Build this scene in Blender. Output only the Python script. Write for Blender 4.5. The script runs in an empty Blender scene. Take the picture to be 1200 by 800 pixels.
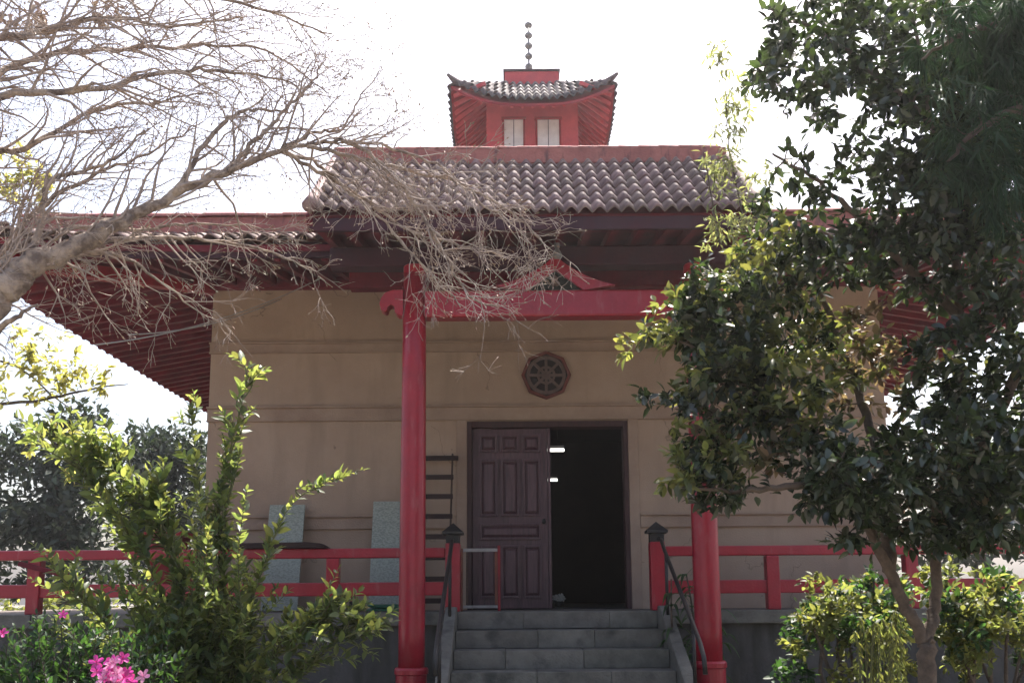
import bpy, bmesh, math, random
import numpy as np
from mathutils import Matrix, Vector, Quaternion

random.seed(7); rng = np.random.default_rng(7)
C = bpy.context.scene.collection
SC = bpy.context.scene
rad = math.radians

# ------------------------------------------------------------------ camera
F, CX, CY, PIT, ROLL, ZC = 1080.0, 600.0, 540.0, rad(8.4), rad(-0.4), 1.5
RC = Matrix.Rotation(math.pi/2 + PIT, 3, 'X') @ Matrix.Rotation(ROLL, 3, 'Z')
cam = bpy.data.objects.new('camera', bpy.data.cameras.new('camera')); C.objects.link(cam)
cam.matrix_world = Matrix.Translation((0, 0, ZC)) @ RC.to_4x4()
cam.data.sensor_width = 36; cam.data.lens = F/1200*36
cam.data.shift_y = (CY-400)/1200; cam.data.clip_end = 2000
SC.camera = cam
def P(x, y, Y):
    """photo pixel + distance in front of the camera -> point"""
    d = RC @ Vector(((x-CX)/F, -(y-CY)/F, -1)); t = Y/d.y
    return Vector((d.x*t, Y, ZC + d.z*t))

# ------------------------------------------------------------------ light
SUN_EL, SUN_AZ = rad(63), rad(22)
w = bpy.data.worlds.new('World'); SC.world = w; w.use_nodes = True
nt = w.node_tree; nt.nodes.clear()
sky = nt.nodes.new('ShaderNodeTexSky'); sky.sky_type = 'NISHITA'; sky.sun_disc = False
sky.sun_elevation = SUN_EL; sky.sun_rotation = SUN_AZ; sky.air_density = 1.0; sky.dust_density = 6.0; sky.ozone_density = 1.0
bg = nt.nodes.new('ShaderNodeBackground'); bg.inputs['Strength'].default_value = 0.15
wo = nt.nodes.new('ShaderNodeOutputWorld')
nt.links.new(sky.outputs[0], bg.inputs[0]); nt.links.new(bg.outputs[0], wo.inputs[0])
sl = bpy.data.lights.new('sun', 'SUN'); sl.energy = 5.0; sl.angle = rad(0.6); sl.color = (1, .95, .86)
so = bpy.data.objects.new('sun', sl); C.objects.link(so)
sv = Vector((math.sin(SUN_AZ)*math.cos(SUN_EL), math.cos(SUN_AZ)*math.cos(SUN_EL), math.sin(SUN_EL)))
so.rotation_euler = (-sv).to_track_quat('-Z', 'Y').to_euler(); so.location = (6, 12, 20)
SC.view_settings.view_transform = 'Standard'; SC.view_settings.look = 'None'
SC.view_settings.exposure = 1.3; SC.view_settings.gamma = 1.0
SC.cycles.use_denoising = True
SC.cycles.max_bounces = 8; SC.cycles.transparent_max_bounces = 8; SC.cycles.caustics_reflective = False

# ------------------------------------------------------------------ materials
M = {}
def mat(name, col, rough=.6, col2=None, scale=4, detail=6, bump=0, bscale=30, spec=.5, stretch=(1,1,1),
        trans=None, tint=0, contrast=(.35,.65), metal=0, stain=None, cracks=None, chips=None):
    m = bpy.data.materials.new(name); m.use_nodes = True; n = m.node_tree.nodes; L = m.node_tree.links
    b = n['Principled BSDF']; b.inputs['Roughness'].default_value = rough
    b.inputs['Specular IOR Level'].default_value = spec; b.inputs['Metallic'].default_value = metal
    tc = n.new('ShaderNodeTexCoord'); mp = n.new('ShaderNodeMapping'); mp.inputs['Scale'].default_value = stretch
    L.new(tc.outputs['Object'], mp.inputs[0])
    out = None
    rgb = n.new('ShaderNodeRGB'); rgb.outputs[0].default_value = (*col, 1); out = rgb.outputs[0]
    if col2:
        ns = n.new('ShaderNodeTexNoise'); ns.inputs['Scale'].default_value = scale; ns.inputs['Detail'].default_value = detail
        ns.inputs['Roughness'].default_value = .65
        L.new(mp.outputs[0], ns.inputs['Vector'])
        cr = n.new('ShaderNodeValToRGB'); cr.color_ramp.elements[0].position = contrast[0]; cr.color_ramp.elements[1].position = contrast[1]
        cr.color_ramp.elements[0].color = (*col, 1); cr.color_ramp.elements[1].color = (*col2, 1)
        L.new(ns.outputs['Fac'], cr.inputs[0]); out = cr.outputs[0]
    if stain:
        mp2 = n.new('ShaderNodeMapping'); mp2.inputs['Scale'].default_value = stain[1]
        L.new(tc.outputs['Object'], mp2.inputs[0])
        n2 = n.new('ShaderNodeTexNoise'); n2.inputs['Scale'].default_value = stain[2]; n2.inputs['Detail'].default_value = 8
        L.new(mp2.outputs[0], n2.inputs['Vector'])
        c2 = n.new('ShaderNodeValToRGB'); c2.color_ramp.elements[0].position = stain[3]; c2.color_ramp.elements[1].position = stain[4]
        L.new(n2.outputs['Fac'], c2.inputs[0])
        mx = n.new('ShaderNodeMixRGB'); L.new(c2.outputs[0], mx.inputs[0]); L.new(out, mx.inputs[1])
        mx.inputs[2].default_value = (*stain[0], 1); out = mx.outputs[0]
    if cracks:
        vn = n.new('ShaderNodeTexVoronoi'); vn.feature = 'DISTANCE_TO_EDGE'; vn.inputs['Scale'].default_value = cracks[0]
        wn_ = n.new('ShaderNodeTexNoise'); wn_.inputs['Scale'].default_value = 3.5; wn_.inputs['Detail'].default_value = 8; L.new(tc.outputs['Object'], wn_.inputs['Vector'])
        va = n.new('ShaderNodeMixRGB'); va.blend_type = 'ADD'; va.inputs[0].default_value = .55; L.new(tc.outputs['Object'], va.inputs[1]); L.new(wn_.outputs['Color'], va.inputs[2]); L.new(va.outputs[0], vn.inputs['Vector'])
        lt = n.new('ShaderNodeMath'); lt.operation = 'LESS_THAN'; lt.inputs[1].default_value = cracks[1]; L.new(vn.outputs['Distance'], lt.inputs[0])
        g1 = n.new('ShaderNodeTexNoise'); g1.inputs['Scale'].default_value = 1.7; L.new(tc.outputs['Object'], g1.inputs['Vector'])
        g2 = n.new('ShaderNodeMath'); g2.operation = 'GREATER_THAN'; g2.inputs[1].default_value = .52; L.new(g1.outputs['Fac'], g2.inputs[0])
        g3 = n.new('ShaderNodeMath'); g3.operation = 'MULTIPLY'; L.new(lt.outputs[0], g3.inputs[0]); L.new(g2.outputs[0], g3.inputs[1])
        mxc = n.new('ShaderNodeMixRGB'); L.new(g3.outputs[0], mxc.inputs[0]); L.new(out, mxc.inputs[1]); mxc.inputs[2].default_value = (*cracks[2], 1); out = mxc.outputs[0]
    if chips:
        cn = n.new('ShaderNodeTexNoise'); cn.inputs['Scale'].default_value = chips[0]; cn.inputs['Detail'].default_value = 10; cn.inputs['Roughness'].default_value = .75; L.new(tc.outputs['Object'], cn.inputs['Vector'])
        cg = n.new('ShaderNodeMath'); cg.operation = 'GREATER_THAN'; cg.inputs[1].default_value = chips[1]; L.new(cn.outputs['Fac'], cg.inputs[0])
        mxd = n.new('ShaderNodeMixRGB'); L.new(cg.outputs[0], mxd.inputs[0]); L.new(out, mxd.inputs[1]); mxd.inputs[2].default_value = (*chips[2], 1); out = mxd.outputs[0]
    if tint:
        oi = n.new('ShaderNodeObjectInfo'); ge = n.new('ShaderNodeNewGeometry')
        ad = n.new('ShaderNodeMath'); ad.operation = 'ADD'; L.new(oi.outputs['Random'], ad.inputs[0]); L.new(ge.outputs['Random Per Island'], ad.inputs[1])
        fr = n.new('ShaderNodeMath'); fr.operation = 'FRACT'; L.new(ad.outputs[0], fr.inputs[0])
        mr = n.new('ShaderNodeMapRange'); mr.inputs['To Min'].default_value = 1-tint; mr.inputs['To Max'].default_value = 1+tint
        L.new(fr.outputs[0], mr.inputs[0])
        hs = n.new('ShaderNodeHueSaturation'); L.new(mr.outputs[0], hs.inputs['Value']); L.new(out, hs.inputs['Color'])
        mh = n.new('ShaderNodeMapRange'); mh.inputs['To Min'].default_value = .5-.035*min(1, tint*2); mh.inputs['To Max'].default_value = .5+.02
        f2 = n.new('ShaderNodeMath'); f2.operation = 'MULTIPLY'; f2.inputs[1].default_value = 7.31; L.new(fr.outputs[0], f2.inputs[0])
        f3 = n.new('ShaderNodeMath'); f3.operation = 'FRACT'; L.new(f2.outputs[0], f3.inputs[0])
        L.new(f3.outputs[0], mh.inputs[0]); L.new(mh.outputs[0], hs.inputs['Hue'])
        out = hs.outputs[0]
    L.new(out, b.inputs['Base Color'])
    if bump:
        n3 = n.new('ShaderNodeTexNoise'); n3.inputs['Scale'].default_value = bscale; n3.inputs['Detail'].default_value = 6
        L.new(mp.outputs[0], n3.inputs['Vector'])
        bp = n.new('ShaderNodeBump'); bp.inputs['Strength'].default_value = bump; bp.inputs['Distance'].default_value = .02
        L.new(n3.outputs['Fac'], bp.inputs['Height']); L.new(bp.outputs[0], b.inputs['Normal'])
    if trans:
        tr = n.new('ShaderNodeBsdfTranslucent'); mx = n.new('ShaderNodeMixShader'); mx.inputs[0].default_value = trans[1]
        gm = n.new('ShaderNodeMixRGB'); gm.blend_type = 'MULTIPLY'; gm.inputs[0].default_value = 1
        L.new(out, gm.inputs[1]); gm.inputs[2].default_value = (*trans[0], 1); L.new(gm.outputs[0], tr.inputs[0])
        L.new(b.outputs[0], mx.inputs[1]); L.new(tr.outputs[0], mx.inputs[2])
        L.new(mx.outputs[0], n['Material Output'].inputs[0])
    M[name] = m
    return m
mat('plaster', (.41,.30,.225), .9, (.33,.235,.175), 1.1, 8, .25, 60, .2, stain=((.30,.22,.165), (3,1,.45), 1.6, .52, .78), cracks=(.55,.0035,(.25,.18,.135)), chips=(5,.72,(.46,.38,.31)))
mat('plaster_band', (.37,.27,.205), .9, (.28,.195,.15), 2.2, 8, .25, 60, .2)
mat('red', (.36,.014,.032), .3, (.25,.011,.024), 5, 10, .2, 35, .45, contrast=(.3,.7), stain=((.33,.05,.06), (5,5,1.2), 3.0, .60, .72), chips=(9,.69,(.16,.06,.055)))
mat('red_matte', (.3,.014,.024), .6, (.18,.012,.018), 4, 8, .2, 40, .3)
mat('red_dark', (.165,.013,.024), .75, (.085,.011,.02), 3, 8, .2, 30, .25)  # dark red paint, with some of the shade under the eaves put into it
mat('blue_dark', (.06,.016,.026), .75, (.04,.018,.03), 3, 8, .15, 30, .25)
mat('red_band', (.40,.15,.13), .8, (.27,.10,.09), 5, 8, .3, 40, .2, stain=((.12,.07,.07), (4,4,1), 3, .55, .7))
mat('tower_red', (.55,.075,.09), .75, (.42,.06,.075), 4, 8, .15, 40, .25)  # paler red: the wash of lens glare is put into the colour
mat('tile', (.25,.165,.155), .75, (.16,.105,.103), 14, 6, .35, 60, .3, tint=.26, stain=((.28,.23,.21), (1,1,1), 5, .58, .75))
mat('tile_dark', (.12,.095,.105), .8, (.08,.065,.075), 8, 6, .3, 60, .25, tint=.2)
mat('stone', (.18,.168,.15), .85, (.115,.108,.095), 6, 10, .45, 50, .25, tint=.14, stain=((.06,.06,.055), (1,1,1), 3, .58, .72))
mat('base_wall', (.10,.095,.09), .9, (.065,.062,.06), 2.5, 9, .35, 40, .2, stain=((.05,.048,.042), (3,1,.6), 2, .5, .7))
mat('floor', (.16,.13,.11), .8, (.11,.09,.08), 4, 8, .2, 40, .25)
mat('ground', (.23,.20,.17), .95, (.15,.14,.11), .8, 10, .5, 20, .15)
mat('door', (.115,.055,.066), .36, (.06,.03,.038), 5, 8, .25, 30, .4, stretch=(8,8,.8))
mat('door_frame', (.06,.025,.025), .6, (.04,.02,.02), 4, 8, .2, 30, .3, stretch=(6,6,1))
mat('iron', (.015,.015,.017), .5, (.03,.024,.02), 12, 6, .2, 60, .4)
mat('interior', (.03,.026,.025), .9, (.02,.02,.02), 2)  # near-black: the darkness inside the hall is put into the colour
mat('old_wood', (.085,.055,.042), .8, (.05,.032,.026), 5, 8, .3, 40, .2, stretch=(1,8,8))
mat('dark_wood', (.04,.02,.018), .7, (.025,.014,.013), 5, 8, .2, 40, .25)
mat('marble', (.37,.385,.33), .8, (.23,.25,.215), 38, 10, 0, 1, .5, contrast=(.42,.6), stretch=(1,1,2))
mat('metal_pale', (.34,.32,.31), .5, (.22,.2,.19), 8, 6, .1, 40, .5)
mat('green_plastic', (.03,.2,.11), .4, (.02,.14,.08), 6)
mat('black_plastic', (.012,.012,.014), .4)
mat('board_white', (.7,.68,.66), .7, (.55,.53,.52), 4, 6)
mat('grey_metal', (.2,.2,.21), .45, (.13,.13,.14), 9, 5, .1, 50, .5)
mat('wheel_stone', (.15,.105,.095), .8, (.10,.07,.062), 9, 8, .3, 60, .2)
mat('wheel_rim', (.17,.055,.045), .75, (.11,.04,.035), 9, 8, .3, 60, .2)
mat('wheel_hole', (.022,.015,.015), .9)
mat('moss', (.035,.036,.032), .9, (.022,.025,.022), 6, 8, .3, 40, .2)
mat('cable', (.35,.33,.31), .6)
mat('bark_pale', (.40,.32,.26), .85, (.15,.115,.10), 9, 10, 1.0, 28, .2, contrast=(.4,.6))
mat('twig', (.40,.33,.29), .8, (.26,.205,.18), 9, 4, 0, 1, .2)
mat('bark_dark', (.11,.085,.07), .9, (.06,.048,.042), 14, 8, .6, 45, .2)
mat('bark_mid', (.14,.105,.08), .9, (.07,.053,.043), 14, 8, .6, 45, .2)
mat('stem_green', (.11,.12,.04), .7, (.08,.08,.03), 10)
mat('leaf_glossy', (.032,.043,.027), .27, tint=.6, spec=.6, trans=((2.6,3.2,1.0), .2))
mat('leaf_new', (.09,.105,.045), .36, tint=.5, spec=.5, trans=((3.0,2.8,1.3), .42))
mat('leaf_rust', (.10,.078,.048), .5, tint=.45, spec=.35, trans=((2.4,2.2,1.6), .45))
mat('leaf_shrub', (.043,.072,.037), .4, tint=.5, spec=.4, trans=((8.6,6.2,2.6), .42))
mat('leaf_dark', (.032,.06,.03), .5, tint=.45, spec=.35, trans=((2.6,3.2,1.0), .35))
mat('leaf_hedge', (.075,.09,.035), .5, tint=.5, spec=.35, trans=((4.6,4.3,2.3), .42))
mat('leaf_yellow', (.19,.19,.085), .5, tint=.4, spec=.3, trans=((2.6,2.5,1.2), .6))
mat('leaf_wispy', (.13,.14,.075), .5, tint=.35, spec=.3, trans=((2.4,2.4,1.4), .5))
mat('needle', (.022,.042,.026), .7, tint=.4, spec=.12, trans=((1.4,1.8,.8), .25))
mat('leaf_far', (.04,.052,.04), .7, tint=.4, spec=.2, trans=((1.3,1.6,.8), .2))
mat('bud', (.30,.22,.16), .7, tint=.4)
mat('petal', (.62,.07,.33), .55, tint=.3, spec=.3, trans=((1.1,1,1.1), .4))
mat('petal_pale', (.72,.32,.52), .55, tint=.25, spec=.3, trans=((1.1,1,1.1), .4))
mat('petal_white', (.75,.72,.68), .6, trans=((1,1,1), .3))
mat('terracotta', (.22,.09,.06), .85, (.15,.06,.045), 8, 6, .2, 40, .2)
e = bpy.data.materials.new('lamp_light'); e.use_nodes = True
eb = e.node_tree.nodes['Principled BSDF']; eb.inputs['Emission Color'].default_value = (1,.97,.92,1); eb.inputs['Emission Strength'].default_value = 2.0
M['lamp_light'] = e

# ------------------------------------------------------------------ mesh helpers
class MB:
    def __init__(s): s.v = []; s.f = []
    def add(s, v, f):
        o = len(s.v); s.v += [tuple(p) for p in v]; s.f += [tuple(i+o for i in q) for q in f]; return s
    def box(s, x0, x1, y0, y1, z0, z1):
        return s.add([(x0,y0,z0),(x1,y0,z0),(x1,y1,z0),(x0,y1,z0),(x0,y0,z1),(x1,y0,z1),(x1,y1,z1),(x0,y1,z1)],
                     [(0,3,2,1),(4,5,6,7),(0,1,5,4),(1,2,6,5),(2,3,7,6),(3,0,4,7)])
    def beam(s, a, b, wd, ht, up=(0,0,1)):
        a = Vector(a); b = Vector(b); d = (b-a).normalized(); u = Vector(up); u = (u - d*u.dot(d)).normalized(); r = d.cross(u)
        v = [p + r*sx*wd/2 + u*sz*ht/2 for p in (a, b) for sx, sz in ((-1,-1),(1,-1),(1,1),(-1,1))]
        return s.add(v, [(0,1,2,3),(7,6,5,4),(0,4,5,1),(1,5,6,2),(2,6,7,3),(3,7,4,0)])
    def tube(s, pts, rs, n=6, caps=True):
        pts = [Vector(p) for p in pts]; o = len(s.v); k = len(pts)
        if k < 2: return s
        ref = None
        for i, p in enumerate(pts):
            d = (pts[min(i+1,k-1)] - pts[max(i-1,0)])
            if d.length < 1e-9: d = Vector((0,0,1))
            d.normalize()
            if ref is None: ref = d.orthogonal().normalized()
            ref = ref - d*ref.dot(d)
            ref = ref.normalized() if ref.length > 1e-6 else d.orthogonal().normalized()
            bi = d.cross(ref); r = rs[i] if hasattr(rs, '__len__') else rs
            for j in range(n):
                a = 2*math.pi*j/n; q = p + (ref*math.cos(a) + bi*math.sin(a))*r
                s.v.append((q.x, q.y, q.z))
        for i in range(k-1):
            for j in range(n):
                j2 = (j+1) % n
                s.f.append((o+i*n+j, o+i*n+j2, o+(i+1)*n+j2, o+(i+1)*n+j))
        if caps:
            s.f.append(tuple(o+j for j in reversed(range(n)))); s.f.append(tuple(o+(k-1)*n+j for j in range(n)))
        return s
    def lathe(s, prof, c, n=16):
        o = len(s.v); k = len(prof)
        for r, z in prof:
            for j in range(n):
                a = 2*math.pi*j/n; s.v.append((c[0]+r*math.cos(a), c[1]+r*math.sin(a), c[2]+z))
        for i in range(k-1):
            for j in range(n):
                j2 = (j+1) % n; s.f.append((o+i*n+j, o+i*n+j2, o+(i+1)*n+j2, o+(i+1)*n+j))
        s.f.append(tuple(o+j for j in reversed(range(n)))); s.f.append(tuple(o+(k-1)*n+j for j in range(n)))
        return s
    def prism(s, poly, y0, y1):
        """poly of (x,z), extruded along y"""
        n = len(poly); v = [(x,y0,z) for x,z in poly] + [(x,y1,z) for x,z in poly]
        f = [tuple(range(n)), tuple(range(2*n-1, n-1, -1))] + [(i, n+i, n+(i+1)%n, (i+1)%n) for i in range(n)]
        return s.add(v, f)
    def build(s, name, m, parent=None, smooth=False, bevel=0):
        me = bpy.data.meshes.new(name); me.from_pydata(s.v, [], s.f); me.materials.append(M[m]); me.update()
        bm = bmesh.new(); bm.from_mesh(me); bmesh.ops.recalc_face_normals(bm, faces=bm.faces); bm.to_mesh(me); bm.free()
        if smooth:
            for p in me.polygons: p.use_smooth = True
        return link(name, me, parent, bevel)
def wloc(o):
    v = Vector((0,0,0))
    while o: v += o.location; o = o.parent
    return v
def link(name, me, parent=None, bevel=0):
    o = bpy.data.objects.new(name, me); C.objects.link(o)
    if parent: o.parent = parent; o.location = -wloc(parent)
    if bevel:
        b = o.modifiers.new('bevel', 'BEVEL'); b.width = bevel; b.segments = 2; b.limit_method = 'ANGLE'; b.angle_limit = rad(40)
    return o
def place(name, me, parent, loc, rot):
    """instance of a shared mesh at a world position under a parent that is only translated"""
    o = bpy.data.objects.new(name, me); C.objects.link(o); o.parent = parent
    o.location = Vector(loc) - wloc(parent); o.rotation_euler = rot
    return o
def thing(name, label, cat, loc=(0,0,0), group=None):
    o = bpy.data.objects.new(name, None); C.objects.link(o); o.location = loc; o.empty_display_size = .2
    return tag(o, label, cat, group)
def tag(o, label, cat, group=None):
    o['label'] = label; o['category'] = cat
    if group: o['group'] = group
    return o
def smoothshade(o):
    for p in o.data.polygons: p.use_smooth = True
    return o
def rnd(a, b): return random.uniform(a, b)

# ------------------------------------------------------------------ ground
n = 60; v = []; f = []
for i in range(n+1):
    for j in range(n+1):
        x = (i/n*2-1); y = (j/n*2-1); x = math.copysign(abs(x)**2.2, x)*320; y = math.copysign(abs(y)**2.2, y)*320
        far = max(0, math.hypot(x, y-12)-16); v.append((x, y, .03*math.sin(x*.7)*math.cos(y*.6) * min(1, far/6)))
for i in range(n):
    for j in range(n): a = i*(n+1)+j; f.append((a, a+n+1, a+n+2, a+1))
g = MB().add(v, f).build('ground', 'ground', smooth=True); g['kind'] = 'structure'

# ------------------------------------------------------------------ platform
FL = 1.36                       # veranda floor level
XC = .42                        # the hall's centre line
pl = thing('stone_platform', 'low dark grey masonry platform that the temple hall stands on', 'platform', (XC, 9.35, 0))
MB().box(-7.4, 8.2, 9.36, 21.5, 0, FL-.13).build('wall', 'base_wall', pl)
xs = [-7.5, -6.1, -4.8, -3.45, -2.05, -.68]
xs2 = [1.56, 2.9, 4.2, 5.55, 6.9, 8.3]
for seq in (xs, xs2):
    for a, b in zip(seq[:-1], seq[1:]):
        MB().box(a+.004, b-.004, 9.29, 9.75, FL-.13, FL).build('edge_slab', 'stone', pl, bevel=.008)
MB().box(-.672, 1.552, 9.40, 9.75, FL-.13, FL).build('edge_slab', 'stone', pl, bevel=.008)
MB().box(-7.5, 8.3, 9.754, 21.5, FL-.13, FL-.003).build('floor', 'floor', pl)

st = thing('stone_staircase', 'grey stone steps between low sloping side walls, rising to the open door', 'stairs', (XC, 8, 0))
SX0, SX1, TR, RI = -.55, 1.43, .34, .17
for i in range(8):
    zt = FL - RI*i - (.002 if i == 0 else 0); y0 = 9.28 - TR*i
    cuts = [SX0] + sorted(SX0 + (SX1-SX0)*q for q in ((.33+.09*math.sin(i*2.3)), (.68+.08*math.cos(i*1.7)))) + [SX1]
    for a, b in zip(cuts[:-1], cuts[1:]):
        dz = rnd(-.004, .004); dy = rnd(-.006, .006)
        MB().box(a+.0015, b-.0015, y0+dy, y0+(.115 if i == 0 else TR+.10), zt-RI+.004+dz, zt+dz).build('step_slab', 'stone', st, bevel=.006)
for sx, x0, x1 in ((0, SX0-.115, SX0-.004), (1, SX1+.004, SX1+.115)):
    yb, yt = 9.28-TR*7.6, 9.28
    poly = [(yt, 0), (yt, FL+.05), (yt-.12, FL+.05), (yb, .16), (yb-.1, .10), (yb-.1, 0)]
    vv = [(x0, y, z) for y, z in poly] + [(x1, y, z) for y, z in poly]; k = len(poly)
    ff = [tuple(range(k)), tuple(range(2*k-1, k-1, -1))] + [(i, k+i, k+(i+1)%k, (i+1)%k) for i in range(k)]
    MB().add(vv, ff).build('side_wall', 'stone', st, bevel=.012)

# ------------------------------------------------------------------ temple hall
hall = thing('temple_hall', 'ochre plastered temple hall with red columns, tiled roofs and a red roof tower', 'temple', (XC, 14.8, FL))
WX0, WX1, WY, WYB, WT = -3.62, 4.46, 10.8, 18.8, 5.34
DX0, DX1, DZ = -.53, 1.375, 3.57
fw = MB()
fw.box(WX0, DX0, WY, WY+.28, FL, WT); fw.box(DX1, WX1, WY, WY+.28, FL, WT); fw.box(DX0, DX1, WY, WY+.28, DZ, WT)
fw.build('front_wall', 'plaster', hall)
MB().box(WX0, WX0+.28, WY+.28, WYB, FL, WT).build('side_wall', 'plaster', hall)
MB().box(WX1-.28, WX1, WY+.28, WYB, FL, WT).build('side_wall', 'plaster', hall)
MB().box(WX0+.28, WX1-.28, WYB-.28, WYB, FL, WT).build('back_wall', 'plaster', hall)
# string courses: a pair of thin mouldings with a flat strip between
for zt, zb in ((4.535, 4.435), (3.745, 3.60), (2.44, 2.315)):
    for (a, b) in (((WX0-.012, WX1+.012),) if zb > DZ else ((WX0-.012, DX0-.13), (DX1+.13, WX1+.012))):
        c = MB().box(a, b, WY-.02, WY+.02, zb, zt).build('string_course', 'plaster_band', hall, bevel=.004)
        MB().box(a-.003, b+.003, WY-.052, WY+.015, zt-.002, zt+.022).build('moulding', 'plaster_band', c, bevel=.005)
        MB().box(a-.003, b+.003, WY-.036, WY+.015, zb-.014, zb+.002).build('moulding', 'plaster_band', c, bevel=.004)
# plaster architrave at the right of the door and over it
MB().box(DX1+.002, DX1+.125, WY-.022, WY+.05, FL, DZ+.03).build('door_surround', 'plaster_band', hall, bevel=.006)
MB().box(DX0-.125, DX0-.002, WY-.022, WY+.05, FL, DZ+.03).build('door_surround', 'plaster_band', hall, bevel=.006)
# interior lining
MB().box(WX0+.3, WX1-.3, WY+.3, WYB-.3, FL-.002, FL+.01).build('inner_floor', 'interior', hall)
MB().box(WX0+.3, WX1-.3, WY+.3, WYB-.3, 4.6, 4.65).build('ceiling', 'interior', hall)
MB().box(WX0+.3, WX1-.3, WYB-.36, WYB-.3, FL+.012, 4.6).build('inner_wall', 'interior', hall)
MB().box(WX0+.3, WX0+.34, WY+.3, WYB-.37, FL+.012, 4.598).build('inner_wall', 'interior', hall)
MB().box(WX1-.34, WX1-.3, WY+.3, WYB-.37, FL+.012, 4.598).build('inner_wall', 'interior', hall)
# door frame
fr = MB().box(DX0, DX0+.055, WY-.03, WY+.16, FL, DZ-.002).box(DX1-.055, DX1, WY-.03, WY+.16, FL, DZ-.002).box(DX0+.055, DX1-.055, WY-.032, WY+.16, DZ-.075, DZ-.001)
fr.build('door_frame', 'door_frame', hall, bevel=.006)
def door_leaf(x0, x1, y, z0, z1, rot=None):
    d = MB().box(x0, x1, y, y+.045, z0, z1)
    dm = d.build('door', 'door', hall, bevel=.005)
    W, H = x1-x0, z1-z0
    cols = [(.09,.335),(.375,.625),(.665,.91)]
    rects = [(a, b, .865, .965) for a, b in cols] + [(a, b, .505, .825) for a, b in cols] + [(.09, .91, .375, .465)] + [(a, b, .055, .345) for a, b in cols]
    for a, b, c, e_ in rects:
        X0, X1, Z0, Z1 = x0+a*W, x0+b*W, z0+c*H, z0+e_*H
        o = MB()
        t = .026   # raised moulding frame
        o.box(X0, X0+t, y-.028, y+.002, Z0, Z1); o.box(X1-t, X1, y-.028, y+.002, Z0, Z1)
        o.box(X0+t, X1-t, y-.028, y+.002, Z0, Z0+t); o.box(X0+t, X1-t, y-.028, y+.002, Z1-t, Z1)
        o.build('panel_moulding', 'door', dm, bevel=.005)
        i0, i1, k0, k1 = X0+.032, X1-.032, Z0+.032, Z1-.032; b_ = min(.03, (i1-i0)*.3)
        MB().add([(i0,y,k0),(i1,y,k0),(i1,y,k1),(i0,y,k1),(i0+b_,y-.024,k0+b_),(i1-b_,y-.024,k0+b_),(i1-b_,y-.024,k1-b_),(i0+b_,y-.024,k1-b_)],
                 [(4,5,6,7),(0,1,5,4),(1,2,6,5),(2,3,7,6),(3,0,4,7)]).build('panel', 'door', dm)
    return dm
dl = door_leaf(DX0+.06, DX0+.06+.89, WY+.035, FL+.012, DZ-.08)
MB().box(DX0+.952, DX0+.985, WY+.02, WY+.075, FL+.012, DZ-.08).build('meeting_strip', 'door', dl, bevel=.004)
MB().lathe([(.0,-.03),(.016,-.03),(.022,-.01),(.022,.01),(.016,.03),(0,.03)], (DX0+.9, WY+.02, FL+1.02), 10).build('handle', 'iron', dl, smooth=True)
# ---- columns and tie beam of the porch
CY_ = 8.4
for cx, zr in ((-.91, .86), (1.75, .90)):
    col = MB().lathe([(.118,zr+.02),(.119,1.2),(.117,2.4),(.112,3.6),(.106,4.53)], (cx, CY_, 0), 28).build('column', 'red', hall, smooth=True)
    MB().lathe([(.14,0),(.14,zr-.03),(.152,zr-.03),(.152,zr+.012),(.143,zr+.03),(.11,zr+.032)], (cx, CY_, 0), 28).build('column_base', 'red', col, smooth=False, bevel=.006)
    MB().lathe([(.10,4.525),(.108,4.53),(.108,4.60),(.10,4.61)], (cx, CY_, 0), 28).build('column_cap', 'red', col)
BZ0, BZ1 = 4.09, 4.345
MB().box(-.81, 1.65, CY_-.095, CY_+.075, BZ0, BZ1).build('tie_beam', 'red', hall, bevel=.02)
def nose(sg, x0):
    # carved beam end with a curl cut out of its lower side
    pr = [(0,.02),(0,.275),(.10,.275),(.17,.25),(.21,.2),(.225,.14),(.21,.085),(.175,.06),(.15,.075),(.145,.11),(.115,.13),(.085,.11),(.08,.06),(.05,.03)]
    pts = [(x0+sg*a, BZ0+b) for a, b in pr]
    return MB().prism(pts, CY_-.07, CY_+.07).build('beam_nose', 'red', hall, bevel=.008)
nose(-1, -1.01); nose(1, 1.85)
# frog-leg strut with a dark panel between its legs
out = []
for t in np.linspace(-1, 1, 33):
    a = abs(t); zz = .045 + .275*(1-a)**1.05 - .035*math.sin(math.pi*a)*(a > .0) + .02*max(0, 1-a/.15)
    out.append((XC+t*.56, BZ1+zz))
v = []; 
k = 33; ring = MB()
inx = [(XC+t*.26, BZ1 - .004 + .20*(1-abs(t))**.95) for t in np.linspace(-1, 1, 33)]
for y in (CY_-.092, CY_-.035):
    v += [(x, y, z) for x, z in out] + [(x, y, z) for x, z in inx]
f = []
for i in range(k-1):
    f += [(i, i+1, k+i+1, k+i), (2*k+i+1, 2*k+i, 3*k+i, 3*k+i+1), (i+1, i, 2*k+i, 2*k+i+1), (k+i, k+i+1, 3*k+i+1, 3*k+i)]
f += [(0, k, 3*k, 2*k), (k-1, 3*k-1, 4*k-1, 2*k-1)][:1] + [(2*k-1, k-1, 3*k-1, 4*k-1)]
strut = ring.add(v, f).build('frog_leg_strut', 'red', hall)
MB().prism([(x, max(BZ1+.002, z-.003)) for x, z in inx], CY_-.062, CY_-.04).build('panel', 'moss', strut)
MB().lathe([(0,0),(.035,0),(.045,.03),(.02,.06),(.028,.08),(0,.11)], (XC, CY_-.062, BZ1+.045), 10).build('carving', 'wheel_stone', strut, smooth=True)
MB().lathe([(.03,0),(.05,.03),(.035,.07),(.018,.10),(.03,.135),(.022,.17),(0,.2)], (XC+.02, CY_-.085, BZ1+.30), 10).build('ornament', 'grey_metal', strut, smooth=True)
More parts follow.
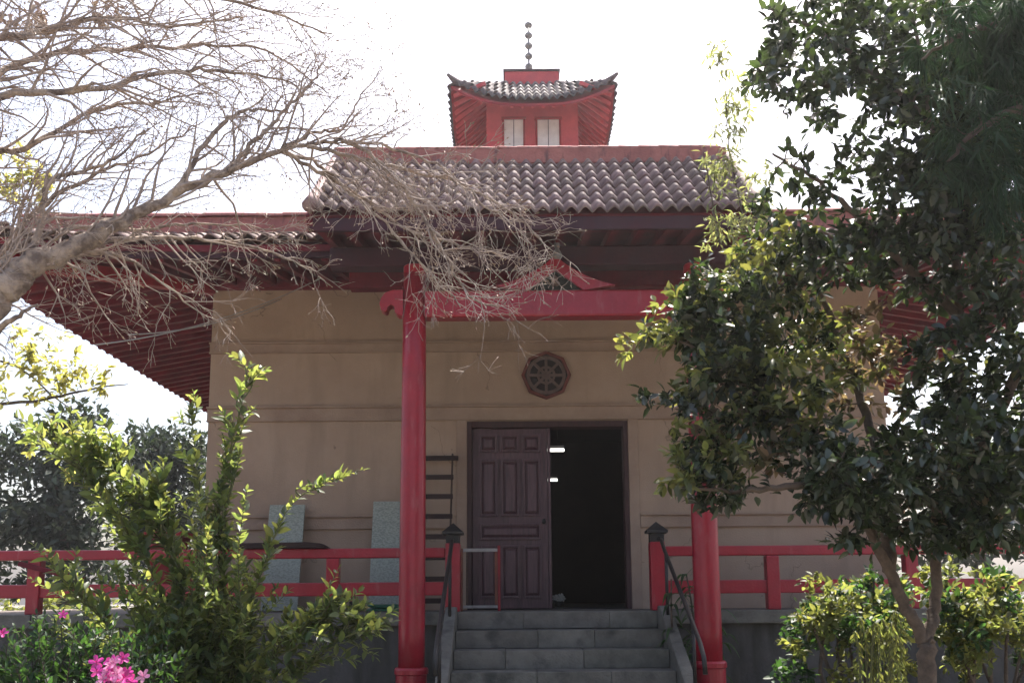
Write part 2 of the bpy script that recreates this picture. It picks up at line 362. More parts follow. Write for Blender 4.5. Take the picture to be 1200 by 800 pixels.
# purlins carried by the columns
MB().box(-1.72, 2.2, CY_-.03, CY_+.16, 4.612, 4.80).build('purlin', 'blue_dark', hall, bevel=.015)
MB().box(-1.70, 2.18, CY_+.9, CY_+1.06, 4.72, 4.90).build('purlin', 'red_dark', hall, bevel=.015)
MB().box(WX0-.02, WX1+.02, WY-.10, WY, WT-.13, WT+.03).build('wall_plate', 'red_dark', hall, bevel=.01)

# ---- roof tiles
def tile_mesh(name, wv, ln, mt, th=.014, amp=.042, segs=10, lift=.022):
    """one S-shaped clay tile: local x across, y up the slope, z out of the roof; origin at the lower left of the exposed part"""
    b = MB(); pts = []
    for i in range(segs+1):
        u = i/segs; pts.append((u*wv*1.03, amp*(.5-.5*math.cos(2*math.pi*u))**.8))
    k = segs+1; v = []
    for yy, zz in ((0, lift), (ln, 0)):
        v += [(x, yy, z+zz) for x, z in pts]
    v += [(x, 0, z+lift-th) for x, z in pts]; v += [(x, ln, z-th) for x, z in pts]
    f = []
    for i in range(segs):
        f += [(i, i+1, k+i+1, k+i), (2*k+i, 2*k+i+1, i+1, i), (2*k+i+1, 2*k+i, 3*k+i, 3*k+i+1)]
    me = bpy.data.meshes.new(name); me.from_pydata(v, [], f); me.materials.append(M[mt])
    for p in me.polygons: p.use_smooth = (p.vertices[0] < k and p.vertices[2] < 2*k and p.index % 3 == 0)
    return me
def join_mesh(name, me, mats, parent, mt, kind='stuff'):
    n = len(me.vertices); co = np.empty(n*3); me.vertices.foreach_get('co', co); co = co.reshape(-1, 3)
    fa = [tuple(p.vertices) for p in me.polygons]; V = []; FF = []
    for i, m in enumerate(mats):
        A = np.array(m); V.append(co @ A[:3,:3].T + A[:3,3]); FF += [tuple(q+i*n for q in t) for t in fa]
    m2 = bpy.data.meshes.new(name); m2.from_pydata(np.concatenate(V).tolist(), [], FF); m2.materials.append(M[mt])
    o = link(name, m2, parent); o['kind'] = kind
    return o

# porch roof -------------------------------------------------------
PX0, PX1, PE_Y, PE_Z, PR_Y, PR_Z = -1.80, 2.24, 7.70, 4.845, 8.84, 5.885
ang = math.atan2(PR_Z-PE_Z, PR_Y-PE_Y); sl_len = math.hypot(PR_Z-PE_Z, PR_Y-PE_Y)
sd = Vector((0, math.cos(ang), math.sin(ang))); nd = Vector((0, -math.sin(ang), math.cos(ang)))
pr = MB()
e0 = Vector((0, PE_Y+.03, PE_Z)); r0 = Vector((0, PR_Y, PR_Z))
prof = [e0 - nd*.06, e0 - nd*.005, r0 - nd*.005, Vector((0, PR_Y+1.25, PR_Z-.62)), Vector((0, PR_Y+1.25, PR_Z-.70)), Vector((0, PR_Y, PR_Z-.1))]
vv = [(PX0+.04, p.y, p.z) for p in prof] + [(PX1-.04, p.y, p.z) for p in prof]; k = len(prof)
pr.add(vv, [tuple(range(k)), tuple(range(2*k-1, k-1, -1))] + [(i, k+i, k+(i+1)%k, (i+1)%k) for i in range(k)])
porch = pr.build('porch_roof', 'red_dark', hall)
ncol, nrow = 32, 7; tw = (PX1-PX0)/ncol; ex = sl_len/nrow
TM = tile_mesh('porch_tile', tw, ex*1.18, 'tile', amp=.052, lift=.016)
for r_ in range(nrow):
    for c in range(ncol):
        x = PX0 + c*tw
        bow = .035*(abs((x-(PX0+PX1)/2)/((PX1-PX0)/2))**3)
        p = e0 + sd*(r_*ex-.03) + nd*(.012+rnd(-.003,.003)); 
        place('tile', TM, porch, (x+rnd(-.004,.004), p.y, p.z+bow), (ang, rnd(-.02,.02), rnd(-.015,.015)))
# ridge band with cap tiles
MB().box(PX0+.05, PX1-.05, PR_Y-.09, PR_Y+.09, PR_Z-.06, PR_Z+.10).build('ridge_band', 'red_band', porch, bevel=.01)
capme = MB()
for i in range(7):
    a0, a1 = math.pi*i/7, math.pi*(i+1)/7
    pass
def cap_tile_mesh(name, L, r, mt):
    b = MB(); n_ = 7; v = []
    for xx, rr in ((0, r*1.06), (L, r*.94)):
        for q in (1, .82):
            v += [(xx, -math.cos(math.pi*i/n_)*rr*q*1.25, math.sin(math.pi*i/n_)*rr*q*.7) for i in range(n_+1)]
    k = n_+1; f = []
    for i in range(n_):
        f += [(i, i+1, 2*k+i+1, 2*k+i), (k+i+1, k+i, 3*k+i, 3*k+i+1), (k+i, k+i+1, i+1, i), (3*k+i+1, 3*k+i, 2*k+i, 2*k+i+1)]
    me = bpy.data.meshes.new(name); me.from_pydata(v, [], f); me.materials.append(M[mt]); return me
CM = cap_tile_mesh('ridge_cap', .215, .072, 'red_band')
x = PX0+.03
while x < PX1-.2:
    place('ridge_cap', CM, porch, (x, PR_Y, PR_Z+.098), (rnd(-.03,.03), rnd(-.03,.02), 0)); x += .205
# rafters and fascia of the porch
for i in range(17):
    x = PX0+.12 + i*(PX1-PX0-.24)/16
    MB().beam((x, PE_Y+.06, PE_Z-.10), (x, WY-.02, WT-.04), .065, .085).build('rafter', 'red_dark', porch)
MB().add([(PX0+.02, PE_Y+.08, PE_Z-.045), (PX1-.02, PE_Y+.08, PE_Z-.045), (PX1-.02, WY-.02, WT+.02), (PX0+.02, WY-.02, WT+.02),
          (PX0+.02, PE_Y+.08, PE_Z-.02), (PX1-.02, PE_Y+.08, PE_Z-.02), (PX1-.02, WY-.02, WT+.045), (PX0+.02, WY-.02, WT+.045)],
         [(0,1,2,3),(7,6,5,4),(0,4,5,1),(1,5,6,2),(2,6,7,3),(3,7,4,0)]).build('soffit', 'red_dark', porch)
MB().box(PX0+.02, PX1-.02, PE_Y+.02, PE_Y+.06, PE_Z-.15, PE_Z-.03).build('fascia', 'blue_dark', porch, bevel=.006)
for x in (PX0+.035, PX1-.035):
    a = Vector((x, PE_Y+.01, PE_Z-.09)); b = Vector((x, PR_Y+.02, PR_Z-.09)); 
    MB().beam(a, b, .05, .16, up=nd).build('barge_board', 'red_dark', porch, bevel=.006)
    MB().beam((x, PR_Y-.02, PR_Z-.09), (x, PR_Y+1.25, PR_Z-.74), .05, .16).build('barge_board', 'red_dark', porch)
    gx = x + (.03 if x < 0 else -.03)
    tri = [(gx-.01, PE_Y+.12, PE_Z-.04), (gx-.01, PR_Y, PR_Z-.09), (gx-.01, PR_Y+1.25, PR_Z-.7), (gx-.01, PR_Y+1.25, PE_Z+.2)]
    MB().add(tri + [(q[0]+.02, q[1], q[2]) for q in tri], [(0,1,2,3),(7,6,5,4),(0,4,5,1),(1,5,6,2),(2,6,7,3),(3,7,4,0)]).build('gable_end', 'red_dark', porch)
    # rolled verge tiles
    q0 = e0 + nd*.055 - sd*.05; q1 = r0 + nd*.04
    pts = [Vector((x, 0, 0)) + q0.lerp(q1, t) + Vector((0, 0, .05*(1-t)**3)) for t in np.linspace(0, 1, 9)]
    MB().tube(pts, [.062, .058] + [.052]*7, 10).build('verge_roll', 'tile', porch, smooth=True)

# main roof ---------------------------------------------------------
MX0, MX1, MY0, MY1, MZ, MS, MD = -5.75, 6.6, 8.92, 20.7, 5.06, .45, .56
mang = math.atan(MS)
def up_corner(x, y, k=.16, R_=2.6):
    d = min(math.hypot(x-cx, y-cy) for cx in (MX0, MX1) for cy in (MY0, MY1))
    return k*max(0, 1-d/R_)**2
# deck: one hipped shell with thickness, subdivided along the eaves for the corner sweep
def hip_shell(x0, x1, y0, y1, z, s, d, th, upk, R_, nn=14, flat_soffit=None, wall=None):
    b = MB(); cs = [(x0,y0),(x1,y0),(x1,y1),(x0,y1)]; ins = [(x0+d,y0+d),(x1-d,y0+d),(x1-d,y1-d),(x0+d,y1-d)]
    def upc(x, y):
        q = min(math.hypot(x-a, y-c) for a, c in cs); return upk*max(0, 1-q/R_)**2
    for e_ in range(4):
        a, c = cs[e_], cs[(e_+1)%4]; ia, ic = ins[e_], ins[(e_+1)%4]
        v = []; k = nn+1
        for lev in range(4):
            for i in range(k):
                t = i/nn; ox, oy = a[0]+(c[0]-a[0])*t, a[1]+(c[1]-a[1])*t; ix, iy = ia[0]+(ic[0]-ia[0])*t, ia[1]+(ic[1]-ia[1])*t
                if lev == 0: v.append((ox, oy, z-th+upc(ox, oy)))
                elif lev == 1: v.append((ox, oy, z+upc(ox, oy)))
                elif lev == 2: v.append((ix, iy, z+s*d))
                else:
                    wa, wb_ = wall[e_], wall[(e_+1)%4]; v.append((wa[0]+(wb_[0]-wa[0])*t, wa[1]+(wb_[1]-wa[1])*t, flat_soffit))
        f = []
        for i in range(nn):
            f += [(i, i+1, k+i+1, k+i), (k+i, k+i+1, 2*k+i+1, 2*k+i), (3*k+i, 3*k+i+1, i+1, i)]
        b.add(v, f)
    return b, upc
sh, upM = hip_shell(MX0, MX1, MY0, MY1, MZ-.01, MS, MD, .07, .16, 2.6, flat_soffit=WT+.045, wall=[(WX0+.1,WY+.1),(WX1-.1,WY+.1),(WX1-.1,WYB-.1),(WX0+.1,WYB-.1)])
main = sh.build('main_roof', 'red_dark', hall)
ncm = 66; twm = (MX1-MX0)/ncm; exm = .27
TM2 = tile_mesh('eave_tile', twm, exm*1.2, 'tile', amp=.055, lift=.026)
rest = []
for r_ in range(8):
    for c in range(ncm):
        x = MX0 + c*twm; d = r_*exm*math.cos(mang)
        if d > min(x+twm*.5-MX0, MX1-x-twm*.5) + .04 or d > MD: continue
        if PX0+.06 < x < PX1-.2: continue
        y = MY0 + d - .05; z = MZ + MS*d + upM(x+twm/2, MY0+d)*(1-d/MD) + .012
        tl = -.05*math.copysign(1, x-XC)*max(0, 1-min(abs(x-MX0), abs(MX1-x))/2.0)
        if r_ == 0: place('tile', TM2, main, (x, y, z), (mang, tl+rnd(-.02,.02), rnd(-.02,.02)))
        else: rest.append(Matrix.Translation((x, y, z)) @ Matrix.Rotation(mang, 4, 'X'))
ncs = 66; tws = (MY1-MY0)/ncs
for sd_ in (-1, 1):
    for r_ in range(8):
        for c in range(ncs):
            y = MY0 + c*tws; d = r_*exm*math.cos(mang)
            if d > min(y+tws*.5-MY0, MY1-y-tws*.5) + .04 or d > MD: continue
            xx = MX0 + d - .05 if sd_ < 0 else MX1 - d + .05
            z = MZ + MS*d + upM(MX0 if sd_ < 0 else MX1, y+tws/2)*(1-d/MD) + .012
            if sd_ < 0: rest.append(Matrix.Translation((xx, y+tws, z)) @ Matrix.Rotation(rad(-90), 4, 'Z') @ Matrix.Rotation(mang, 4, 'X'))
            else: rest.append(Matrix.Translation((xx, y, z)) @ Matrix.Rotation(rad(90), 4, 'Z') @ Matrix.Rotation(mang, 4, 'X'))
join_mesh('roof_tiles', TM2, rest, main, 'tile')
# hips, ridge band round the upper edge, and the low roof inside it
for cx, cy, sx, sy in ((MX0,MY0,1,1),(MX1,MY0,-1,1),(MX0,MY1,1,-1),(MX1,MY1,-1,-1)):
    pts = [Vector((cx+sx*MD*t, cy+sy*MD*t, MZ+MS*MD*t + .16*(1-t)**2*.9 + .07)) for t in np.linspace(-.02, 1, 9)]
    MB().tube(pts, [.09]+[.075]*8, 10).build('hip_ridge', 'tile', main, smooth=True)
RZ = MZ + MS*MD; ry = MY0+MD
for a, b in (((MX0+MD-.1, MY0+MD-.09), (MX1-MD+.1, MY0+MD+.09)), ((MX0+MD-.1, MY1-MD-.09), (MX1-MD+.1, MY1-MD+.09))):
    MB().box(a[0], b[0], a[1], b[1], RZ-.08, RZ+.245).build('ridge_band', 'red_band', main, bevel=.01)
for xx in (MX0+MD, MX1-MD):
    MB().box(xx-.09, xx+.09, MY0+MD+.092, MY1-MD-.092, RZ-.08, RZ+.242).build('ridge_band', 'red_band', main, bevel=.01)
x = MX0+MD-.1
CM2 = cap_tile_mesh('band_cap', .30, .095, 'red_band')
while x < MX1-MD-.1:
    place('ridge_cap', CM2, main, (x, ry, RZ+.241), (rnd(-.03,.03), rnd(-.04,.01), 0)); x += .285
up = MB(); q = RZ+.05
up.add([(MX0+MD,MY0+MD,q),(MX1-MD,MY0+MD,q),(MX1-MD,MY1-MD,q),(MX0+MD,MY1-MD,q),(XC,14.2,q+.35),(XC,15.8,q+.35)],
       [(0,1,4),(1,2,5,4),(2,3,5),(3,0,4,5)]).build('upper_roof', 'tile_dark', main)
# rafters under the eaves
yr = MY0+.08
i = 0; x = MX0+.25
while x < MX1-.2:
    if not (PX0-.02 < x < PX1+.02):
        zz = MZ-.115+upM(x, MY0)
        if MX0+1.9 < x < MX1-1.9: MB().beam((x, yr, zz), (x, WY, WT-.03), .06, .08).build('rafter', 'red_dark', main)
    x += .24
for sg, ex_, wx in ((-1, MX0, WX0), (1, MX1, WX1)):
    y = MY0+.25
    while y < MY1-.3:
        tt = 1.0 if y > WY else max(.12, (y-MY0)/(WY-MY0))
        zz = MZ-.115+upM(ex_, y); fx = ex_-sg*.08; tx = ex_-sg*abs(ex_-wx)*tt
        MB().beam((fx, y, zz), (tx, y, zz+(WT-.03-zz)*tt), .06, .08).build('rafter', 'red_dark', main)
        y += .24
    y = None
for x0, x1 in ((MX0+.1, PX0-.02), (PX1+.02, MX1-.1)):
    k = 12; v = []
    for i in range(k+1):
        x = x0+(x1-x0)*i/k; z = MZ+upM(x, MY0)
        v += [(x, MY0+.035, z-.13), (x, MY0+.075, z-.13), (x, MY0+.075, z-.02), (x, MY0+.035, z-.02)]
    f = [(0,1,2,3)] + [(4*k+3,4*k+2,4*k+1,4*k)]
    for i in range(k):
        for j in range(4): a, b = 4*i+j, 4*i+(j+1)%4; f.append((a, 4+a, 4+b, b))
    MB().add(v, f).build('fascia', 'blue_dark', main)
# hip beams at the corners
for cx, wx in ((MX0, WX0), (MX1, WX1)):
    MB().beam((cx+(.1 if cx < 0 else -.1), MY0+.1, MZ-.05), (wx, WY, WT-.1), .12, .15).build('hip_beam', 'red_matte', main, bevel=.01)
# tower ---------------------------------------------------------------
TXC = .405; TW = .825; TY0, TY1 = 15.5, 17.15; TZ = 10.28
tower = MB().box(TXC-TW, TXC+TW, TY0, TY1, 5.9, TZ+.25).build('tower_wall', 'tower_red', hall, bevel=.01)
for a, b in ((591, 613), (630, 655)):
    p0 = P(a, 168, TY0); p1 = P(b, 141, TY0)
    wn = MB().box(p0.x, p1.x, TY0-.022, TY0+.01, 9.3, p1.z).build('window', 'board_white', tower, bevel=.004)
    for x0_, x1_ in ((p0.x-.035, p0.x-.001), (p1.x+.001, p1.x+.035)): MB().box(x0_, x1_, TY0-.045, TY0+.01, 9.3, p1.z).build('window_frame', 'red_matte', wn, bevel=.004)
    MB().box(p0.x-.05, p1.x+.05, TY0-.055, TY0+.01, p1.z+.001, p1.z+.04).build('lintel', 'red_matte', wn, bevel=.004)
    MB().box((p0.x+p1.x)/2-.009, (p0.x+p1.x)/2+.009, TY0-.03, TY0-.0225, 9.3, p1.z-.002).build('glazing_bar', 'grey_metal', wn)
EH = 1.42; TEZ = 9.98; TEY0 = 14.86; TEY1 = 17.79; TS = .9; TD = .95
sh, upT = hip_shell(TXC-EH, TXC+EH, TEY0, TEY1, TEZ-.05, TS, TD, .05, .34, 1.2, nn=20, flat_soffit=TZ+.42, wall=[(TXC-TW+.3,TY0+.3),(TXC+TW-.3,TY0+.3),(TXC+TW-.3,TY1-.3),(TXC-TW+.3,TY1-.3)])
troof = sh.build('tower_roof', 'red_matte', hall)
tang = math.atan(TS); nct = 20; twt = 2*EH/nct; ext = .26
TM3 = tile_mesh('tower_tile', twt, ext*1.2, 'tile_dark', amp=.055, lift=.024)
rest = []; cutb = MB()
for side in range(4):
    for r_ in range(5):
        for c in range(nct):
            u = -EH + c*twt; d = r_*ext*math.cos(tang)
            if d > min(u+twt+EH, EH-u)+.02 or d > TD-.08: continue
            def zf(q, dd):
                dd = max(0, min(dd, TD)); return TEZ + TS*dd + upT(TXC+max(-EH, min(EH, q*EH/(EH-dd))), TEY0)*(1-dd/TD)
            z = zf(u, d) + .014
            sl_ = (zf(u+twt, d)-zf(u, d))/twt; la = math.atan((zf(u+twt/2, d+.15)-zf(u+twt/2, d))/.15)
            mm = Matrix.Translation((u, -(EH-d+.03), z)) @ Matrix.Rotation(-math.atan(sl_), 4, 'Y') @ Matrix.Rotation(la, 4, 'X')
            A = Matrix.Translation((TXC, (TEY0+TEY1)/2, 0)) @ Matrix.Rotation(rad(90)*side, 4, 'Z')
            edge = any(abs((mm @ v_.co).x) > -(mm @ v_.co).y for v_ in TM3.vertices)
            if edge:      # cut along the hip
                bm = bmesh.new(); bm.from_mesh(TM3); bmesh.ops.transform(bm, matrix=mm, verts=bm.verts)
                for nx in (1, -1):
                    bmesh.ops.bisect_plane(bm, geom=bm.verts[:]+bm.edges[:]+bm.faces[:], plane_co=(0,0,0), plane_no=(nx,1,0), clear_outer=True)
                if bm.faces:
                    if side == 0 and r_ == 0:
                        m3 = bpy.data.meshes.new('tile'); bmesh.ops.transform(bm, matrix=A, verts=bm.verts); bm.to_mesh(m3); m3.materials.append(M['tile_dark']); link('tile', m3, troof)
                    else:
                        bm.verts.index_update(); cutb.add([A @ v_.co for v_ in bm.verts], [[v_.index for v_ in f_.verts] for f_ in bm.faces])
                bm.free()
            elif side == 0 and r_ == 0:
                A = A @ mm; place('tile', TM3, troof, A.to_translation(), A.to_euler())
            else: rest.append(A @ mm)
cutb.build('cut_tiles', 'tile_dark', troof)['kind'] = 'stuff'
join_mesh('roof_tiles', TM3, rest, troof, 'tile_dark')
ty = (TEY0+TEY1)/2
for sx in (-1, 1):
    for sy in (-1, 1):
        pts = [Vector((TXC+sx*(EH+.06-t*(TD+.06)), ty+sy*(EH+.06-t*(TD+.06)), TEZ+TS*TD*t + .36*(1-t)**2.2 + .05 + (.09*max(0,1-t*6)))) for t in np.linspace(0, 1, 12)]
        MB().tube(pts, [.025, .05, .064]+[.068]*9, 8).build('hip_ridge', 'tile_dark', troof, smooth=True)
for sgx in (-1, 1):
    for i in range(17):
        y = TEY0+.15 + i*(TEY1-TEY0-.3)/16
        z = TEZ-.075+upT(TXC+sgx*EH, y)
        MB().beam((TXC+sgx*(EH-.04), y, z), (TXC+sgx*TW, y, TZ+.12), .05, .06).build('rafter', 'tower_red', troof)
for i in range(15):
    x = TXC-EH+.15 + i*(2*EH-.3)/14
    z = TEZ-.075+upT(x, TEY0)
    xi = max(TXC-TW, min(TXC+TW, x))
    MB().beam((x, TEY0+.04, z), (xi, TY0, TZ+.12), .05, .06).build('rafter', 'tower_red', troof)
tb = MB().box(-.085, .91, ty-.5, ty+.5, 10.6, 11.12).build('tower_cap', 'tower_red', hall, bevel=.01)
MB().box(-.115, .94, ty-.53, ty+.53, 11.122, 11.16).build('coping', 'tile_dark', tb, bevel=.01)
fin = MB().tube([(.375, ty, 11.1), (.375, ty, 12.50)], .02, 8).build('finial', 'grey_metal', hall, smooth=True)
for i in range(6):
    z = 11.30 + i*.215
    MB().lathe([(.015,-.075),(.055,-.06),(.078,-.025),(.07,.01),(.03,.045),(.014,.085)], (.375, ty, z+.02), 12).build('finial_bead', 'grey_metal', fin, smooth=True)
MB().lathe([(.12,0),(.12,.03),(.05,.06),(.03,.1)], (.375, ty, 11.161), 12).build('finial_base', 'grey_metal', fin)

# wheel emblem ---------------------------------------------------------
wc = P(640, 440, WY); wh = thing('wheel_medallion', 'octagonal dark stone wheel emblem with eight spokes set above the door', 'emblem', (wc.x, WY, wc.z-.29))
def ringmesh(r0, r1, n_, y0, y1, rot=0):
    v = []; 
    for y in (y0, y1):
        for r in (r0, r1):
            v += [(wc.x+r*math.cos(2*math.pi*i/n_+rot), y, wc.z+r*math.sin(2*math.pi*i/n_+rot)) for i in range(n_)]
    f = []
    for i in range(n_):
        j = (i+1) % n_
        f += [(i,j,n_+j,n_+i),(2*n_+j,2*n_+i,3*n_+i,3*n_+j),(n_+i,n_+j,3*n_+j,3*n_+i),(j,i,2*n_+i,2*n_+j)]
    return MB().add(v, f)
ringmesh(.258, .298, 8, WY-.045, WY-.003, 0).build('rim', 'wheel_rim', wh, bevel=.008)
ringmesh(.001, .259, 8, WY-.012, WY-.003, 0).build('back_plate', 'wheel_hole', wh)
ringmesh(.196, .236, 32, WY-.034, WY-.013, 0).build('wheel_ring', 'wheel_stone', wh)
ringmesh(.085, .112, 24, WY-.036, WY-.013, 0).build('inner_ring', 'wheel_stone', wh)
ringmesh(.001, .045, 16, WY-.045, WY-.013, 0).build('hub', 'wheel_stone', wh)
for i in range(8):
    a = math.pi/4*i
    p0 = Vector((wc.x+.04*math.cos(a), WY-.0235, wc.z+.04*math.sin(a))); p1 = Vector((wc.x+.2*math.cos(a), WY-.0235, wc.z+.2*math.sin(a)))
    MB().beam(p0, p1, .02, .034, up=(-math.sin(a), 0, math.cos(a))).build('spoke', 'wheel_stone', wh)

# ------------------------------------------------------------------ railings
def railing(x0, x1, posts, label, newel_at):
    t = thing('veranda_railing', label, 'railing', ((x0+x1)/2, 9.45, FL))
    MB().box(x0, x1, 9.41, 9.51, FL+.545, FL+.645).build('top_rail', 'red', t, bevel=.012)
    MB().box(x0, x1, 9.425, 9.495, FL+.165, FL+.30).build('middle_rail', 'red', t, bevel=.01)
    for i, x in enumerate(posts):
        MB().box(x-.065, x+.065, 9.40, 9.52, FL, FL+.5435).build('post', 'red', t, bevel=.01)
    return t
railing(-7.3, -.69, [-1.83, -3.33, -4.86, -6.4], 'red wooden veranda railing between the sloping eave corner and the door ladder', -.61)
railing(1.55, 8.1, [2.64, 4.05, 5.45, 6.9], 'red wooden veranda railing behind the glossy dark-leaved tree', 1.46)
def newel(x, label):
    t = thing('newel_post', label, 'post', (x, 9.47, FL))
    MB().box(x-.075, x+.075, 9.395, 9.545, FL, FL+.69).build('shaft', 'red', t, bevel=.01)
    c = MB().box(x-.07, x+.07, 9.40, 9.54, FL+.69, FL+.78).build('cap', 'iron', t, bevel=.006)
    h = .105
    MB().add([(x-h,9.47-h,FL+.78),(x+h,9.47-h,FL+.78),(x+h,9.47+h,FL+.78),(x-h,9.47+h,FL+.78),
              (x-h,9.47-h,FL+.805),(x+h,9.47-h,FL+.805),(x+h,9.47+h,FL+.805),(x-h,9.47+h,FL+.805),(x,9.47,FL+.90)],
             [(3,2,1,0),(0,1,5,4),(1,2,6,5),(2,3,7,6),(3,0,4,7),(4,5,8),(5,6,8),(6,7,8),(7,4,8)]).build('pyramid_top', 'iron', c)
    return t
newel(-.61, 'red newel post with black pyramid cap beside the ladder')
newel(1.475, 'red newel post with black pyramid cap beside the strap-leaved plant')
def handrail(x, label):
    t = thing('iron_handrail', label, 'handrail', (x, 8.2, .3))
    pts = [(x, 9.38, FL+.72), (x, 9.26, FL+.70), (x, 9.1, FL+.60), (x, 7.5, FL-.22), (x, 7.36, FL-.33), (x, 7.32, FL-.46)]
    MB().tube(pts, .02, 8).build('rail', 'iron', t, smooth=True)
    for y in (9.0, 7.75):
        zb = FL+.05-(9.16-y)*(FL+.05-.16)/(9.16-(9.28-TR*7.6)); zt = FL+.60-(9.1-y)*.5125
        MB().tube([(x, y, zb-.02), (x, y, zt)], .016, 8).build('baluster', 'iron', t, smooth=True)
    return t
handrail(SX0-.06, 'black iron stair handrail beside the small gate frame')
handrail(SX1+.06, 'black iron stair handrail beside the strap-leaved plant')

# ------------------------------------------------------------------ things on the veranda
# ladder leaning on the wall
y0, y1 = 10.05, 10.74; zt = P(500, 538, y1).z
ld = thing('wooden_ladder', 'old dark wooden ladder leaning on the wall behind the red column', 'ladder', (-1.05, y0, FL))
xl, xr = -1.13, -.70
for x in (xl, xr): MB().beam((x, y0, FL), (x, y1, zt+.06), .02, .04, up=(0,1,0)).build('rail', 'old_wood', ld, bevel=.004)
nr = 8
for i in range(nr):
    t = .06 + .91*i/(nr-1); y = y0+(y1-y0)*t; z = FL+(zt+.06-FL)*t
    MB().box(xl-.02, xr+.02+(.05 if i == nr-1 else 0), y-.045, y-.018, z-.028, z+.028).build('rung', 'dark_wood', ld, bevel=.004)
# stone slabs leaning on the wall
def slab(px0, px1, pyt, label, yb=10.45):
    yt = 10.72; a = P(px0, 700, yb); b = P(px1, 700, yb); zt = P(px0, pyt, yt).z
    o = MB(); dv = Vector((0, yt-yb, zt-FL)).normalized(); nn = Vector((0, -dv.z, dv.y))
    pts = [Vector((a.x, yb, FL+.003)), Vector((b.x, yb, FL+.003)), Vector((b.x, yt, zt)), Vector((a.x, yt, zt))]
    q = pts + [p + nn*.025 for p in pts]
    o.add(q, [(0,1,2,3),(7,6,5,4),(0,4,5,1),(1,5,6,2),(2,6,7,3),(3,7,4,0)])
    tag(o.build('marble_slab', 'marble', bevel=.004), label, 'slab', 'marble slabs against the wall')
slab(432, 480, 588, 'pale green marble slab leaning on the wall beside the column')
slab(306, 349, 592, 'pale green marble slab leaning on the wall behind the leafy shrub')
# low gate frame in front of the door
gt = thing('gate_frame', 'low folding gate frame with pale top bar and red upright beside the door', 'gate', (-.28, 9.75, FL))
gx0, gx1, gy = -.52, -.16, 9.72
zt = FL+.65
MB().box(gx0, gx1, gy-.02, gy+.02, zt-.035, zt).build('top_bar', 'metal_pale', gt, bevel=.004)
MB().box(gx0, gx1, gy-.02, gy+.02, FL+.03, FL+.06).build('bottom_bar', 'metal_pale', gt, bevel=.004)
MB().box(gx1+.002, gx1+.03, gy-.022, gy+.022, FL, zt+.03).build('upright', 'red_matte', gt, bevel=.004)
MB().box(gx1-.028, gx1-.002, gy-.018, gy+.018, FL+.062, zt-.037).build('upright', 'terracotta', gt, bevel=.004)
MB().box(gx0-.025, gx0-.002, gy-.02, gy+.02, FL, zt).build('upright', 'terracotta', gt, bevel=.004)
MB().box(gx0+.03, gx0+.05, gy-.012, gy+.012, FL+.062, zt-.037).build('upright', 'old_wood', gt, bevel=.003)
# dark board lying along the railing
bd = MB(); a = P(262, 637, 9.46); b = P(386, 637, 9.46); zb = FL+.647
bd.prism([(a.x, zb), (b.x, zb), (b.x-.08, zb+.05), (b.x-.2, zb+.062), (a.x+.1, zb+.055), (a.x, zb+.04)], 9.36, 9.62)
tag(bd.build('wooden_board', 'dark_wood', bevel=.006), 'dark wooden board lying flat on top of the red railing', 'board')
# red bottle with black cap on the floor
bt = thing('spray_bottle', 'small red bottle with black base leaning on the floor behind the railing', 'bottle', (-1.65, 9.7, FL))
p = P(408, 718, 9.7); ax = Vector((-.16, .05, 1)).normalized(); o0 = Vector((p.x+.06, 9.7, FL+.012))
MB().tube([o0, o0+ax*.10], .042, 12).build('base', 'black_plastic', bt, smooth=False, bevel=.005)
MB().tube([o0+ax*.101, o0+ax*.2, o0+ax*.225], [.038, .038, .016], 12).build('body', 'red', bt)
MB().tube([o0+ax*.226, o0+ax*.262], .016, 10).build('neck', 'metal_pale', bt)
# coiled green hose on the floor
pts = []; hc = P(452, 714, 9.85)
for i in range(90):
    a = i*.28; r = .13 + .035*math.sin(i*.11); pts.append((hc.x+1.25*r*math.cos(a), 9.9+r*.8*math.sin(a), FL+.016+.016*(i//23)))
tag(MB().tube(pts, .013, 6).build('garden_hose', 'green_plastic', smooth=True), 'coiled green garden hose lying on the veranda floor', 'hose')
# a red stand on the veranda, half hidden by the shrub
sp = P(195, 690, 9.95); rs = thing('red_stand', 'red wooden stand with a broad flat top behind the railing, half hidden by the shrub', 'stand', (sp.x, 9.95, FL))
tz = P(195, 624, 9.95).z
MB().box(sp.x-.21, sp.x+.21, 9.76, 10.14, tz-.05, tz).build('top', 'red_matte', rs, bevel=.008)
MB().box(sp.x-.18, sp.x+.18, 9.79, 10.11, tz-.10, tz-.052).build('upper_moulding', 'red_dark', rs, bevel=.008)
MB().box(sp.x-.16, sp.x+.16, 9.81, 10.09, FL+.08, tz-.102).build('body', 'red_matte', rs, bevel=.008)
MB().box(sp.x-.2, sp.x+.2, 9.77, 10.13, FL, FL+.079).build('plinth', 'red_dark', rs, bevel=.008)
# plank slanting across the rails
a = P(22, 660, 9.37); b = P(98, 679, 9.37)
tag(MB().beam(a, b, .03, .05, up=(0,0,1)).build('loose_plank', 'red_dark', bevel=.004), 'loose dark red plank slanting across the railing openings', 'plank')
